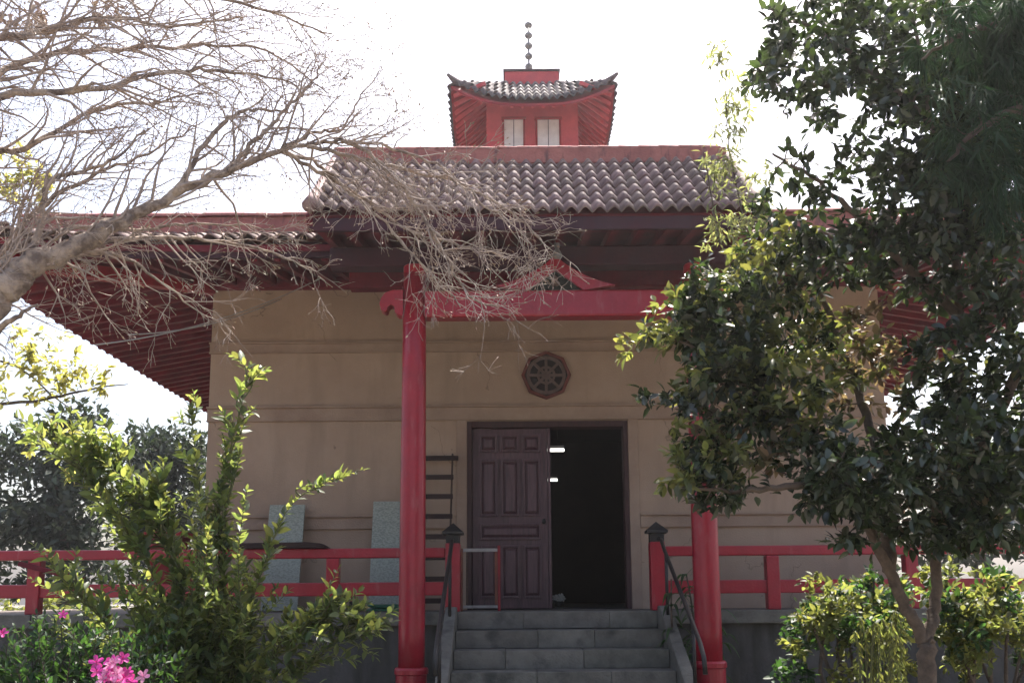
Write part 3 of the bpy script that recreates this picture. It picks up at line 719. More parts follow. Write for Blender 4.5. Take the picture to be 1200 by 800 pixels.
# ceiling lamps inside
for (px, py, Y, L) in ((653, 527, 13.6, .62), (648, 562, 16.6, .62)):
    p = P(661 if L and Y < 14 else 653, py, Y)
    lp = thing('ceiling_lamp', 'lit white tube lamp seen through the open door, ' + ('the larger and nearer the entrance' if Y < 14 else 'the smaller and deeper in the hall'), 'lamp', (p.x, Y, p.z+.08), 'tube lamps inside the hall')
    MB().tube([(p.x-L, Y, p.z), (p.x, Y, p.z)], .024, 10).build('tube', 'lamp_light', lp, smooth=True)
    MB().box(p.x-L, p.x, Y-.05, Y+.05, p.z+.05, p.z+.09).build('housing', 'iron', lp, bevel=.004)
    for q in (.1, L-.1): MB().tube([(p.x-q, Y, p.z+.09), (p.x-q, Y, 4.6)], .008, 6).build('hanger', 'iron', lp)
# vase of white flowers
vp = P(655, 716, 11.9); vs = thing('flower_pot', 'small dark pot of white flowers standing on the hall floor', 'flower pot', (vp.x, 11.9, FL+.01))
MB().lathe([(.05,0),(.07,.03),(.06,.07),(.055,.075)], (vp.x, 11.9, FL+.012), 14).build('pot', 'iron', vs, smooth=True)
for i in range(7):
    a = rnd(0, 6.3); r = rnd(.0, .07); fx, fy, fz = vp.x+r*math.cos(a), 11.9+r*math.sin(a), FL+.13+rnd(-.03,.03)
    b = MB()
    for k in range(5):
        t = 2*math.pi*k/5; b.add([(fx,fy,fz),(fx+.03*math.cos(t-.5),fy-.01,fz+.03*math.sin(t-.5)),(fx+.042*math.cos(t),fy-.02,fz+.042*math.sin(t)),(fx+.03*math.cos(t+.5),fy-.01,fz+.03*math.sin(t+.5))], [(0,1,2,3)])
    b.tube([(fx, fy, fz), (vp.x, 11.9, FL+.06)], .004, 4)
    b.build('flower', 'petal_white', vs)
# cables
for i, (A, B, sag) in enumerate((((112, 404, 9.0), (385, 321, 10.68), .14), ((150, 392, 9.2), (330, 350, 10.7), .10))):
    a = P(*A); b = P(*B); pts = [a.lerp(b, t) - Vector((0,0,sag*4*t*(1-t))) for t in np.linspace(0, 1, 14)]
    tag(MB().tube(pts, .007, 6).build('overhead_cable', 'cable', smooth=True), ('long' if i == 0 else 'short') + ' thin grey cable sagging from the eave to the wall', 'cable')

# ------------------------------------------------------------------ plants: helpers
def leaf_template(w, fold=.18, droop=.15, n=3):
    """pointed leaf of length 1 along x; returns verts, faces"""
    xs = [0, .22, .5, .78, 1.0] if n == 3 else [0, .45, 1.0]
    ws = [0, .75, 1.0, .62, 0] if n == 3 else [0, 1, 0]
    v = []; f = []
    for x, k in zip(xs, ws):
        z = -droop*x*x
        if k == 0: v.append((x, 0, z))
        else: v += [(x, 0, z), (x, w/2*k, z+fold*w*k), (x, -w/2*k, z+fold*w*k)]
    if n == 3:
        f = [(0,1,2),(0,3,1),(1,4,5,2),(1,3,6,4),(4,7,8,5),(4,6,9,7),(7,10,8),(7,9,10)]
    else:
        f = [(0,1,2),(0,3,1),(1,4,2),(1,3,4)]
    return np.array(v, float), f
def frames(d, roll):
    """N directions -> N 3x3 matrices (columns x=dir, y, z close to up)"""
    d = d/np.linalg.norm(d, axis=1, keepdims=True)
    up_ = np.tile(np.array([0,0,1.0]), (len(d),1)) + roll
    y = np.cross(up_, d); ln = np.linalg.norm(y, axis=1, keepdims=True); ln[ln < 1e-6] = 1; y = y/ln
    z = np.cross(d, y)
    return np.stack([d, y, z], axis=2)
def leaves_mesh(name, pos, dirs, size, tmpl, m, parent, roll=.5, kind=None, parts=0, far_first=False):
    """all leaves of a crown as one mesh; the `parts` nearest ones in view become objects of their own"""
    pos = np.array(pos, float); dirs = np.array(dirs, float); size = np.array(size, float)
    tv, tf = tmpl; R_ = frames(dirs, rng.normal(0, roll, (len(dirs),3)))
    keep = np.ones(len(pos), bool)
    if parts:
        me = bpy.data.meshes.new('leaf'); me.from_pydata(tv.tolist(), [], tf); me.materials.append(M[m])
        for p in me.polygons: p.use_smooth = True
        RCn = np.array(RC); loc = (pos - np.array([0,0,ZC])) @ RCn
        u = CX - F*loc[:,0]/loc[:,2]; vv = CY + F*loc[:,1]/loc[:,2]
        sc = size/np.maximum(.1, -loc[:,2]); sc[(u < 5)|(u > 1195)|(vv < 5)|(vv > 795)] = 0
        idx = np.argsort(-sc)[:parts]
        W = wloc(parent)
        for i in idx:
            if sc[i] <= 0: continue
            keep[i] = False
            o = bpy.data.objects.new('leaf', me); C.objects.link(o); o.parent = parent
            A = Matrix(R_[i].tolist()).to_4x4(); A.translation = Vector(pos[i]) - W
            o.matrix_basis = A @ Matrix.Scale(float(size[i]), 4)
    pos, R_, size = pos[keep], R_[keep], size[keep]
    V = np.einsum('nij,kj->nki', R_, tv)*size[:,None,None] + pos[:,None,:]
    nv = len(tv); N = len(pos)
    me = bpy.data.meshes.new(name)
    cnt = np.array([len(t) for t in tf]); flat = np.concatenate([np.array(t) for t in tf])
    me.vertices.add(N*nv); me.vertices.foreach_set('co', V.reshape(-1))
    lv = (flat[None,:] + (np.arange(N)*nv)[:,None]).reshape(-1)
    me.loops.add(len(lv)); me.loops.foreach_set('vertex_index', lv.astype(np.int32))
    tot = np.tile(cnt, N); start = np.concatenate([[0], np.cumsum(tot)[:-1]])
    me.polygons.add(len(tot)); me.polygons.foreach_set('loop_start', start.astype(np.int32)); me.polygons.foreach_set('loop_total', tot.astype(np.int32))
    me.polygons.foreach_set('use_smooth', np.ones(len(tot), bool))
    me.materials.append(M[m]); me.update(calc_edges=True); me.validate()
    o = link(name, me, parent)
    if kind: o['kind'] = kind
    return o
def V3(*a): return Vector(a)
def rvec(s): return Vector((random.gauss(0,s), random.gauss(0,s), random.gauss(0,s)))
def smooth_path(pts, rs, k=5):
    """Catmull-Rom through points"""
    P_ = [Vector(p) for p in pts]; n_ = len(P_); out_ = []; ro = []
    for i in range(n_-1):
        p0, p1, p2, p3 = P_[max(i-1,0)], P_[i], P_[i+1], P_[min(i+2,n_-1)]
        for j in range(k):
            t = j/k
            out_.append(.5*((2*p1)+(p2-p0)*t+(2*p0-5*p1+4*p2-p3)*t*t+(3*p1-p0-3*p2+p3)*t**3)); ro.append(rs[i]+(rs[i+1]-rs[i])*t)
    out_.append(P_[-1]); ro.append(rs[-1])
    return out_, ro

# crown grown over clusters: every twig joins the nearest point of the wood that is already there
def cluster_tree(limbs, clusters, twig_r=.006, per=10, spread=.09, wood=None, leaf_len=.09, dirbias=(0,0,.1), jitter=.35, dens=1.0):
    wood = wood or MB(); nodes = []
    for pts, rs in limbs:
        pp, rr = smooth_path(pts, rs, 6)
        pp = [p + rvec(.006) if 0 < i < len(pp)-1 else p for i, p in enumerate(pp)]
        wood.tube(pp, rr, 8); nodes += [(p, r) for p, r in zip(pp, rr)]
    NA = np.array([[*p] for p, r in nodes]); NR = [r for p, r in nodes]
    tips = []
    for c in clusters:
        ctr, rx_, rz_, ry_, cnt, tagm = c; cnt = int(cnt*dens)
        for _ in range(cnt):
            while True:
                q = Vector((rnd(-1,1), rnd(-1,1), rnd(-1,1)))
                if q.length < 1: break
            tips.append((ctr + Vector((q.x*rx_, q.y*ry_, q.z*rz_)), tagm))
    d0 = [np.min(np.sum((NA-np.array(t[0]))**2, axis=1)) for t in tips]
    order = np.argsort(d0)
    out_ = []
    for oi in order:
        tp, tagm = tips[oi]
        dd = np.sum((NA-np.array(tp))**2, axis=1); j = int(np.argmin(dd)); a = Vector(NA[j])
        L_ = (tp-a).length
        mid = a.lerp(tp, .5) + rvec(.07*L_) + Vector((0,0,-.05*L_))
        pts = [a, a.lerp(mid, .5)+rvec(.03*L_), mid, mid.lerp(tp, .5)+rvec(.03*L_), tp]
        r0_ = min(NR[j]*.75, twig_r*(1+L_*1.2))
        if L_ > .02: wood.tube(pts, [r0_, r0_*.85, r0_*.7, r0_*.55, r0_*.35], 4, caps=False)
        NA = np.vstack([NA, [[*p] for p in pts[1:]]]); NR += [r0_*.85, r0_*.7, r0_*.55, r0_*.35]
        ax = (tp-mid).normalized() if L_ > .02 else rvec(1).normalized()
        n_l = max(3, int(random.gauss(per, per*.25)))
        for i in range(n_l):
            t = i/n_l; p = tp - ax*spread*(1-t) + rvec(spread*.15)
            ph = i*2.4+rnd(0,1); o1 = ax.orthogonal().normalized(); o2 = ax.cross(o1)
            d = (o1*math.cos(ph)+o2*math.sin(ph))*(1.0-.5*t) + ax*(.25+.8*t) + Vector(dirbias) + rvec(jitter*.5)
            out_.append((p, d, leaf_len*rnd(.65,1.2)*(1-.25*t), tagm))
    return wood, out_
def crown(parent, lv, tmpls, mats, parts={}, roll=.5):
    for k in mats:
        s_ = [l for l in lv if l[3] == k]
        if s_: leaves_mesh('foliage', [tuple(l[0]) for l in s_], [tuple(l[1]) for l in s_], [l[2] for l in s_], tmpls, mats[k], parent, roll, 'stuff', parts.get(k, 0))
def E_(cx, cy, rx_, ry_, n_, Y, dy=.5, t='a'):
    c = P(cx, cy, Y); s = F/(Y*1.03)
    return (c, rx_/s, ry_/s, dy, n_, t)

# ------------------------------------------------------------------ glossy broadleaf tree on the right
tb_ = P(1090, 1010, 5.2); tb_.z = 0
bt_ = thing('broadleaf_tree', 'large tree with dark glossy leaves and a forked trunk before the right red column', 'tree', tb_)
def L3(pts): return [P(*p) for p in pts]
limbs = [
 ([V3(tb_.x, 5.2, -.05), P(1088,800,5.2), P(1084,750,5.2)], [.062,.052,.048]),
 (L3([(1084,752,5.2),(1062,710,5.18),(1042,668,5.15),(1012,610,5.1),(985,560,5.0),(940,505,5.1),(900,475,5.2),(840,425,5.3),(790,395,5.35)]), [.036,.034,.031,.028,.024,.02,.016,.012,.006]),
 (L3([(1084,752,5.2),(1096,710,5.25),(1097,660,5.3),(1105,580,5.3),(1120,480,5.3),(1125,360,5.25),(1110,240,5.2),(1090,130,5.2),(1070,20,5.2)]), [.036,.033,.031,.03,.028,.025,.021,.016,.01]),
 (L3([(1042,668,5.15),(1040,600,5.35),(1020,500,5.5),(990,420,5.6),(960,340,5.6),(930,290,5.6)]), [.04,.034,.028,.022,.016,.008]),
 (L3([(1110,560,5.3),(1160,500,5.1),(1200,420,5.0),(1240,330,4.9)]), [.04,.034,.028,.018]),
 (L3([(1124,370,5.25),(1060,310,5.2),(1000,250,5.1),(960,215,5.0),(905,180,5.0)]), [.03,.024,.018,.012,.006]),
 (L3([(1095,150,5.2),(1030,90,5.1),(960,40,5.1),(900,10,5.1)]), [.022,.018,.013,.008]),
 (L3([(1115,260,5.2),(1160,180,5.0),(1200,90,5.0)]), [.026,.022,.014]),
 (L3([(985,560,5.0),(930,570,4.9),(870,575,4.9),(800,570,4.95)]), [.026,.02,.013,.006]),
 (L3([(1100,600,5.3),(1060,560,5.0),(1020,540,4.7),(980,540,4.6)]), [.03,.022,.015,.008]),
]
cl = [E_(925,25,45,35,24,5.1), E_(1000,50,70,60,64,5.1), E_(1120,60,95,75,150,5.1,.7), E_(893,95,22,28,9,5.0,.3), E_(955,115,55,45,26,5.1),
 E_(1060,135,60,60,60,5.1), E_(1155,190,60,90,120,5.0,.6), E_(1010,205,45,35,15,5.1), E_(945,190,45,30,9,5.0,.3), E_(1085,255,70,45,66,5.1),
 E_(960,265,60,30,30,5.2), E_(1000,305,90,32,60,5.3), E_(890,255,25,20,8,5.3,.3), E_(1155,320,60,70,100,5.0), E_(1075,320,45,30,16,5.2),
 E_(915,315,60,40,44,5.4,.4), E_(900,290,50,30,20,5.4,.4,'n'), E_(805,375,55,35,26,5.35,.3), E_(795,372,55,35,12,5.35,.3,'n'), E_(865,365,60,50,56,5.4,.4), E_(870,350,60,50,16,5.3,.4,'n'),
 E_(733,405,18,14,4,5.3,.15,'n'), E_(768,398,22,22,7,5.3,.2,'n'), E_(850,440,60,50,58,5.3,.4), E_(780,470,34,14,10,5.2,.2), E_(930,395,50,55,36,5.5,.4), E_(930,400,60,60,30,5.5,.4,'n'),
 E_(800,520,26,30,9,5.0,.2,'n'), E_(790,565,24,10,5,4.95,.15,'n'), E_(850,565,50,34,34,5.0,.3), E_(840,540,50,40,22,5.0,.3,'n'), E_(930,500,60,60,54,5.1,.4), E_(925,480,60,50,22,5.1,.4,'n'),
 E_(1010,410,50,45,18,5.5,.4,'n'), E_(1020,440,60,50,22,5.5,.4,'r'), E_(1030,390,40,40,14,5.4,.3,'r'), E_(830,500,40,40,12,5.3,.3,'r'), E_(1120,430,70,60,84,5.1,.5), E_(1110,530,95,60,140,5.0,.6), E_(1000,560,65,50,80,4.8,.4),
 E_(1170,600,60,50,84,5.0,.5), E_(1060,600,55,34,44,5.0,.4), E_(975,590,40,25,22,4.9,.3), E_(992,636,24,10,7,4.9,.15), E_(1120,630,60,22,26,5.0,.4), E_(1150,440,60,90,16,5.2,.5,'n'), E_(1100,570,100,60,16,5.2,.5,'r'), E_(1180,30,60,60,50,5.0,.5),
 E_(818,335,26,30,20,5.3,.25), E_(1130,215,80,80,80,5.15,.5), E_(830,450,45,60,20,5.2,.35), E_(830,450,45,60,18,5.2,.35,'n'), E_(835,520,40,40,30,5.1,.3), E_(850,400,60,60,30,5.25,.35), E_(900,440,60,60,30,5.2,.4,'n'), E_(880,520,60,50,16,5.2,.4,'r'), E_(960,440,50,70,26,5.4,.4,'n'), E_(905,60,30,40,14,5.1,.3), E_(950,70,45,60,24,5.1,.4), E_(1060,200,40,60,30,5.1,.4), E_(1155,130,60,110,120,5.2,.5), E_(1165,500,50,90,70,5.2,.5), E_(1230,300,50,280,150,5.0,.6), E_(1080,-40,160,30,60,5.1,.6)]
wd, lv = cluster_tree(limbs, cl, per=9, leaf_len=.086, dirbias=(0,-.05,-.05), dens=1.3)
wd.build('trunk', 'bark_mid', bt_, smooth=True)
crown(bt_, lv, leaf_template(.46, .16, .18), {'a':'leaf_glossy','n':'leaf_new','r':'leaf_rust'}, {'a':230,'n':50,'r':20})

# ------------------------------------------------------------------ bare tree on the left
bb = P(-150, 1000, 5.3); bb.z = 0
bare = thing('bare_tree', 'bare tree with a pale slanting trunk and a dense tangle of twigs before the roof', 'tree', bb)
wd = MB(); tw_ = MB(); buds = []
def grow(p, d, L_, r, lvl, bias, wander=.22, kids=(0, 3, 3, 0), fine=.0021):
    seg = .07 if lvl > 1 else .09; n_ = max(3, int(L_/seg)); pts = [p.copy()]; rs = [r]; d = d.normalized(); spawn = []
    for i in range(n_):
        d = (d + rvec(wander) + bias*.07).normalized(); p = p + d*(L_/n_); t = (i+1)/n_
        pts.append(p.copy()); rs.append(max(fine*.8, r*(1-.62*t)))
        if i > 0: spawn.append((p.copy(), d.copy(), rs[-1], t))
    tw_.tube(pts, rs, 5 if lvl < 2 else 4 if lvl < 3 else 3, caps=False)
    if lvl >= 3: buds.append((p, d)); return
    k = kids[lvl]
    for _ in range(max(0, int(random.gauss(k, .8)+.5))):
        q, dq, rq, t = random.choice(spawn)
        ax = dq.orthogonal(); ax.rotate(Quaternion(dq, rnd(0, 6.28))); nd_ = dq.copy(); nd_.rotate(Quaternion(ax, rad(rnd(25, 70))))
        nd_.y *= .6
        grow(q, nd_, L_*rnd(.35,.65), max(fine, rq*rnd(.5,.75)), lvl+1, bias, wander, kids, fine)
    grow(p, d, L_*.35, max(fine, r*.38), 3, bias, wander, kids, fine)
def limb(px, rs, rate, L_, bias, lvl=1, side=1, r0=.011, kids=(0,3,3,0), wander=.2, start=0):
    pp, rr = smooth_path([P(*q) for q in px], rs, 6)
    pp = [p + rvec(.008) if 0 < i < len(pp)-1 else p for i, p in enumerate(pp)]
    big = rs[0] > .1; o0 = len(wd.v); q_, r_ = (smooth_path(pp, rr, 5) if big else (pp, rr)); nn = 18 if big else 7
    wd.tube(q_, [x*rnd(.95,1.06) for x in r_] if big else r_, nn)
    if big:   # knobbly bark
        for i, c in enumerate(q_):
            for j in range(nn):
                v_ = Vector(wd.v[o0+i*nn+j]); k_ = 1+.10*math.sin(3*j*6.283/nn+i*.21)*math.sin(i*.33+j)+rnd(-.05,.05); wd.v[o0+i*nn+j] = tuple(c+(v_-c)*k_)
    for i in range(1, len(pp)-1):
        if i/len(pp) < start: continue
        ln = (pp[i+1]-pp[i]).length; k = rate*1.7*ln; k = int(k) + (random.random() < k-int(k))
        dq = (pp[i+1]-pp[i]).normalized()
        for _ in range(k):
            ax = dq.orthogonal(); ax.rotate(Quaternion(dq, rnd(0, 6.28))); nd_ = dq.copy(); nd_.rotate(Quaternion(ax, rad(rnd(30, 75)))); nd_.y *= .6
            nd_ = nd_ + bias*rnd(.2,.9)
            grow(pp[i], nd_, L_*rnd(.6,1.3), min(r0, rr[i]*.6), lvl, bias, wander, kids)
UP = V3(.3,0,.9); DN = V3(.45,0,-.8); RT = V3(1,0,.1)
limb([(-150,1000,5.3),(-120,700,5.3),(-70,450,5.35),(-20,365,5.4),(40,312,5.45),(105,282,5.55),(165,248,5.65),(250,208,5.8),(330,176,6.0),(398,163,6.1)],
     [.15,.135,.115,.096,.074,.052,.038,.028,.018,.010], 5, .55, UP, start=.5)
limb([(398,163,6.1),(436,182,6.15),(470,215,6.2),(500,262,6.25),(528,310,6.3),(552,348,6.3),(585,360,6.3)], [.016,.014,.013,.012,.010,.008,.005], 9, .34, V3(.7,0,-.25))
limb([(360,172,6.0),(420,185,6.2),(480,200,6.4),(540,215,6.5),(600,250,6.5),(636,285,6.5)], [.016,.014,.012,.010,.008,.005], 9, .36, V3(.4,0,-.7))
limb([(330,176,6.0),(380,205,6.2),(430,235,6.4),(480,270,6.4),(530,285,6.4),(590,300,6.4)], [.016,.014,.012,.01,.008,.005], 8, .32, V3(.6,0,-.3))
limb([(330,178,6.0),(372,192,6.2),(410,225,6.3),(452,262,6.3),(500,315,6.3),(540,360,6.3)], [.014,.012,.011,.009,.007,.004], 7, .3, V3(.8,0,-.2))
limb([(398,163,6.1),(450,172,6.3),(510,192,6.4),(560,232,6.4),(600,262,6.4)], [.012,.011,.01,.008,.005], 9, .3, V3(.5,0,-.6))
limb([(204,228,5.7),(240,168,5.8),(274,134,5.9),(310,128,6.0),(346,130,6.1)], [.02,.016,.013,.010,.005], 5, .4, V3(.8,0,.1))
limb([(268,200,5.8),(300,165,5.9),(330,135,6.0),(362,100,6.1),(382,70,6.1)], [.018,.015,.012,.008,.004], 5, .35, V3(.7,0,.4))
limb([(330,176,6.0),(370,155,6.1),(400,152,6.2),(420,118,6.2),(446,82,6.2)], [.014,.012,.009,.006,.003], 5, .25, V3(.6,0,.5))
limb([(24,320,5.45),(48,262,5.5),(55,215,5.5),(90,203,5.6),(128,190,5.6),(175,150,5.7)], [.026,.02,.017,.014,.01,.005], 5, .4, V3(.6,0,.5))
limb([(-110,640,5.3),(-120,300,5.1),(-90,150,5.1),(0,112,5.3),(100,106,5.5),(190,86,5.7),(240,82,5.8),(300,88,5.9),(352,100,6.0)], [.08,.06,.045,.024,.019,.015,.012,.009,.004], 8, .5, V3(.7,0,.1), start=.4)
limb([(-90,160,5.1),(-40,60,5.3),(40,40,5.5),(120,20,5.6),(200,30,5.8),(290,20,5.9)], [.035,.026,.02,.015,.01,.004], 9, .5, V3(.7,0,-.15))
limb([(-90,160,5.1),(-50,-20,5.3),(60,-30,5.5),(180,-20,5.7),(300,10,5.8),(390,40,5.9)], [.035,.026,.02,.015,.01,.004], 8, .5, V3(.5,0,-.5))
limb([(-60,140,5.2),(20,75,5.6),(110,60,5.8),(200,55,6.0),(310,60,6.1),(385,110,6.2)], [.025,.02,.016,.012,.008,.004], 8, .45, V3(.7,0,-.1))
limb([(-60,400,5.4),(-30,200,5.6),(40,170,5.8),(110,130,6.0),(180,120,6.0),(250,110,6.1)], [.04,.026,.018,.013,.009,.004], 7, .45, V3(.6,0,.3))
limb([(-20,365,5.4),(20,270,5.8),(90,215,6.0),(160,185,6.1),(230,150,6.2)], [.03,.02,.014,.009,.004], 6, .4, V3(.6,0,.4))
# lower limbs whose twigs hang before the eave
limb([(60,302,5.5),(120,285,5.8),(190,278,6.1),(250,282,6.4),(310,292,6.5),(370,318,6.5)], [.022,.018,.014,.011,.008,.004], 7, .30, DN)
limb([(20,325,5.45),(80,300,5.7),(140,300,5.9),(190,330,6.1),(240,372,6.3)], [.018,.015,.012,.008,.004], 8, .36, DN)
limb([(-20,340,5.4),(20,290,5.5),(90,268,5.8),(170,268,6.1),(240,262,6.3),(330,268,6.4)], [.022,.018,.014,.011,.008,.004], 6, .34, V3(.5,0,-.5))
limb([(-60,420,5.4),(-20,395,5.3),(20,372,5.2),(45,358,5.2)], [.03,.022,.015,.006], 4, .2, DN)
wd.build('trunk', 'bark_pale', bare, smooth=True)
two = tw_.build('twigs', 'twig', bare, smooth=True); two['kind'] = 'stuff'
leaves_mesh('buds', [tuple(b[0]) for b in buds], [tuple(b[1]) for b in buds], [rnd(.018,.035) for b in buds], leaf_template(.4, .2, .1, 1), 'bud', bare, .5, 'stuff')
print('bare verts', len(wd.v), 'buds', len(buds))

# ------------------------------------------------------------------ shrubs: shoots with paired leaves
def shoot_plant(root, shoots, m, tmpl, leaf, step, wood_m, parts=0, start=.25, per=2, dirup=.25, pitch=0, kind='stuff', r=.008):
    wd = MB(); pos, dr, sz = [], [], []
    for sh_ in shoots:
        pts, rr = smooth_path(sh_, [r*(1-.75*i/(len(sh_)-1)) for i in range(len(sh_))], 5)
        wd.tube(pts, rr, 5, caps=False)
        ln = [0]
        for a, b in zip(pts[:-1], pts[1:]): ln.append(ln[-1]+(b-a).length)
        T = ln[-1]; s = T*start; k = 0
        while s < T:
            i = max(j for j in range(len(ln)) if ln[j] <= s); i = min(i, len(pts)-2)
            p = pts[i].lerp(pts[i+1], (s-ln[i])/max(1e-6, ln[i+1]-ln[i])); ax = (pts[i+1]-pts[i]).normalized()
            o1 = ax.orthogonal().normalized(); o1.rotate(Quaternion(ax, k*1.57+rnd(-.4,.4)))
            for q in range(per):
                o2 = o1.copy(); o2.rotate(Quaternion(ax, q*2*math.pi/per))
                pos.append(tuple(p)); dr.append(tuple(o2*rnd(.7,1)+ax*rnd(.3,.8)+V3(0,0,dirup)+rvec(.2)))
                sz.append(leaf*rnd(.45,1.3)*(.7+.5*min(1, (T-s)/(T*.35+1e-6))) )
            s += step*rnd(.7,1.3); k += 1
        pos.append(tuple(pts[-1])); dr.append(tuple(ax)); sz.append(leaf*.6)
    wd.build('stems', wood_m, root, smooth=True)
    leaves_mesh('foliage', pos, dr, sz, tmpl, m, root, .4, kind, parts)
    return len(pos)
def arc(b, tip, bow=.15, side=.0):
    b = Vector(b); tip = Vector(tip); L_ = (tip-b).length
    m1 = b.lerp(tip, .35)+V3(0,0,bow*L_)+rvec(.05*L_); m2 = b.lerp(tip, .7)+V3(0,0,bow*.9*L_)+rvec(.04*L_)
    return [b, m1, m2, tip]
sb = P(225, 985, 6.6); sb.z = 0
shr = thing('leafy_shrub', 'tall leafy shrub with sunlit yellow-green shoots before the veranda railing', 'shrub', sb)
sh = []
def fork(path, nsub, L_, spreadv, upv=.3):
    """side shoots off an explicit stem"""
    pts, _ = smooth_path(path, [1]*len(path), 5)
    for _ in range(nsub):
        i = random.randint(int(len(pts)*.45), len(pts)-2); p = pts[i]; ax = (pts[i+1]-pts[i]).normalized()
        d = (ax + rvec(spreadv) + V3(0,0,upv)).normalized(); l = L_*rnd(.5,1.2)
        sh.append([p, p+d*l*.5+rvec(.02), p+d*l+V3(0,0,-.04*l)])
main_stems = [
 [sb, P(240,820,6.5), P(262,700,6.5), P(255,600,6.5), P(272,520,6.5), P(291,442,6.5)],
 [sb, P(235,800,6.5), P(245,680,6.55), P(232,560,6.6), P(222,470,6.6)],
 [sb, P(210,830,6.45), P(190,700,6.4), P(140,610,6.35), P(95,550,6.3), P(52,515,6.3)],
 [sb, P(215,820,6.4), P(205,690,6.4), P(180,610,6.4), P(150,560,6.4), P(120,535,6.4)],
 [sb, P(220,820,6.4), P(215,700,6.4), P(195,620,6.4), P(170,575,6.4)],
 [sb, P(260,820,6.45), P(300,690,6.4), P(335,600,6.35), P(380,565,6.3), P(426,550,6.3)],
 [sb, P(260,840,6.45), P(310,780,6.3), P(345,745,6.25), P(362,735,6.2)],
 [sb, P(260,850,6.4), P(320,770,6.3), P(365,735,6.25), P(378,722,6.2)],
 [sb, P(260,870,6.4), P(330,810,6.25), P(390,755,6.2), P(412,745,6.2)],
 [sb, P(180,850,6.4), P(130,740,6.3), P(90,690,6.2), P(70,672,6.2)],
 [sb, P(250,830,6.5), P(262,700,6.5), P(262,620,6.5), P(270,575,6.5)],
]
for s_ in main_stems: sh.append(s_)
fork(main_stems[0], 26, .26, .5, .15); fork(main_stems[1], 9, .22, .4); fork(main_stems[2], 34, .36, .5, .12); fork(main_stems[3], 34, .36, .5, .12); fork(main_stems[4], 34, .36, .5, .12)
fork(main_stems[5], 6, .16, .3); fork(main_stems[6], 8, .3, .4); fork(main_stems[7], 24, .32, .5, .1); fork(main_stems[8], 24, .3, .5, .1); fork(main_stems[9], 10, .35, .45); fork(main_stems[10], 10, .35, .4)
for i in range(170):
    tp = P(random.gauss(205, 72), random.gauss(735, 58), rnd(6.0, 7.1)); sh.append(arc(Vector((sb.x+rnd(-.15,.15), sb.y+rnd(-.15,.15), 0)), tp, .12))
nl = shoot_plant(shr, sh, 'leaf_shrub', leaf_template(.42, .16, .15), .086, .030, 'stem_green', 260, .42)
print('shrub leaves', nl)

# ------------------------------------------------------------------ azalea with pink blossoms
ab = P(70, 1010, 5.7); ab.z = 0
az = thing('azalea_bush', 'dark green azalea bush with pink blossoms at the foot of the leafy shrub', 'shrub', ab)
sh = []
for i in range(150):
    tp = P(rnd(-60, 190), 0, 1); px = rnd(-70, 215); topy = 715+.0016*(px-70)**2
    tp = P(px, topy+abs(random.gauss(0, 45)), rnd(5.3, 6.1)); sh.append(arc(V3(ab.x+rnd(-.35,.35), ab.y+rnd(-.2,.2), 0), tp, .08))
shoot_plant(az, sh, 'leaf_dark', leaf_template(.38, .15, .1), .07, .032, 'bark_dark', 0, .45)
def petal_flower(c, d, r):
    d = Vector(d).normalized(); o1 = d.orthogonal().normalized(); o2 = d.cross(o1); b = MB(); ph = rnd(0, 6)
    for k in range(5):
        t = ph+2*math.pi*k/5; u = o1*math.cos(t)+o2*math.sin(t); w_ = d.cross(u)
        b.add([c, c+u*r*.5+w_*r*.30+d*r*.28, c+u*r*.95+w_*r*.26+d*r*.32, c+u*r*1.08+d*r*.26, c+u*r*.95-w_*r*.26+d*r*.34, c+u*r*.5-w_*r*.30+d*r*.28, c+u*r*.55+d*r*.16],
              [(0,1,6),(1,2,6),(2,3,6),(3,4,6),(4,5,6),(5,0,6)])
    for k in range(4): b.tube([c, c+d*r*.7+(o1*math.cos(k*1.6)+o2*math.sin(k*1.6))*r*.15], .0018, 3)
    return b
for i in range(26):
    px, py = random.gauss(135, 13), random.gauss(786, 8)
    petal_flower(P(px, py, rnd(5.08, 5.3)), (rnd(-.5,.5), -1, rnd(.1,.9)), rnd(.03,.044)).build('blossom', 'petal' if i % 3 else 'petal_pale', az)
for px, py in ((74,720),(3,742)):
    petal_flower(P(px, py, 5.3), (rnd(-.5,.5), -1, rnd(.1,.9)), rnd(.025,.036)).build('blossom', 'petal', az)

# ------------------------------------------------------------------ hedge bushes on the right
def bush(name, label, px0, px1, top, Y, n_, m, leaf):
    b0 = P((px0+px1)/2, 1000, Y); b0.z = 0
    t = thing(name, label, 'bush', b0); cl_ = []; lim = []
    for i in range(n_):
        px = rnd(px0, px1); tt = top(px); py = tt + 18 + abs(random.gauss(0, 60)); rr = rnd(12, 26)
        cl_.append(E_(px, py, rr, rr*rnd(.6,1), int(rr*.45), Y+rnd(-.45,.45), .14, 'a' if random.random() < .62 else 'd'))
    for i in range(9):
        px = px0+(px1-px0)*(i+.5)/9; a_ = V3(b0.x+rnd(-.3,.3), Y+rnd(-.15,.15), -.03); tp = P(px, top(px)+rnd(30,70), Y+rnd(-.3,.3))
        lim.append(([a_, a_.lerp(tp,.5)+rvec(.05), tp], [.022,.016,.008]))
    w_, lv_ = cluster_tree(lim, cl_, per=8, leaf_len=leaf, spread=.10, twig_r=.004, dirbias=(0,0,.15))
    w_.build('stems', 'bark_dark', t, smooth=True)
    crown(t, lv_, leaf_template(.5, .15, .14), {'a':m, 'd':'leaf_dark'}, {'a':60})
    return t
bush('sunlit_bush', 'sunlit yellow-green bush beside the right column, left of the forked trunk', 925, 1062, lambda x: 652+.0055*(x-1015)**2+16*math.sin(x*.11), 6.6, 64, 'leaf_hedge', .075)
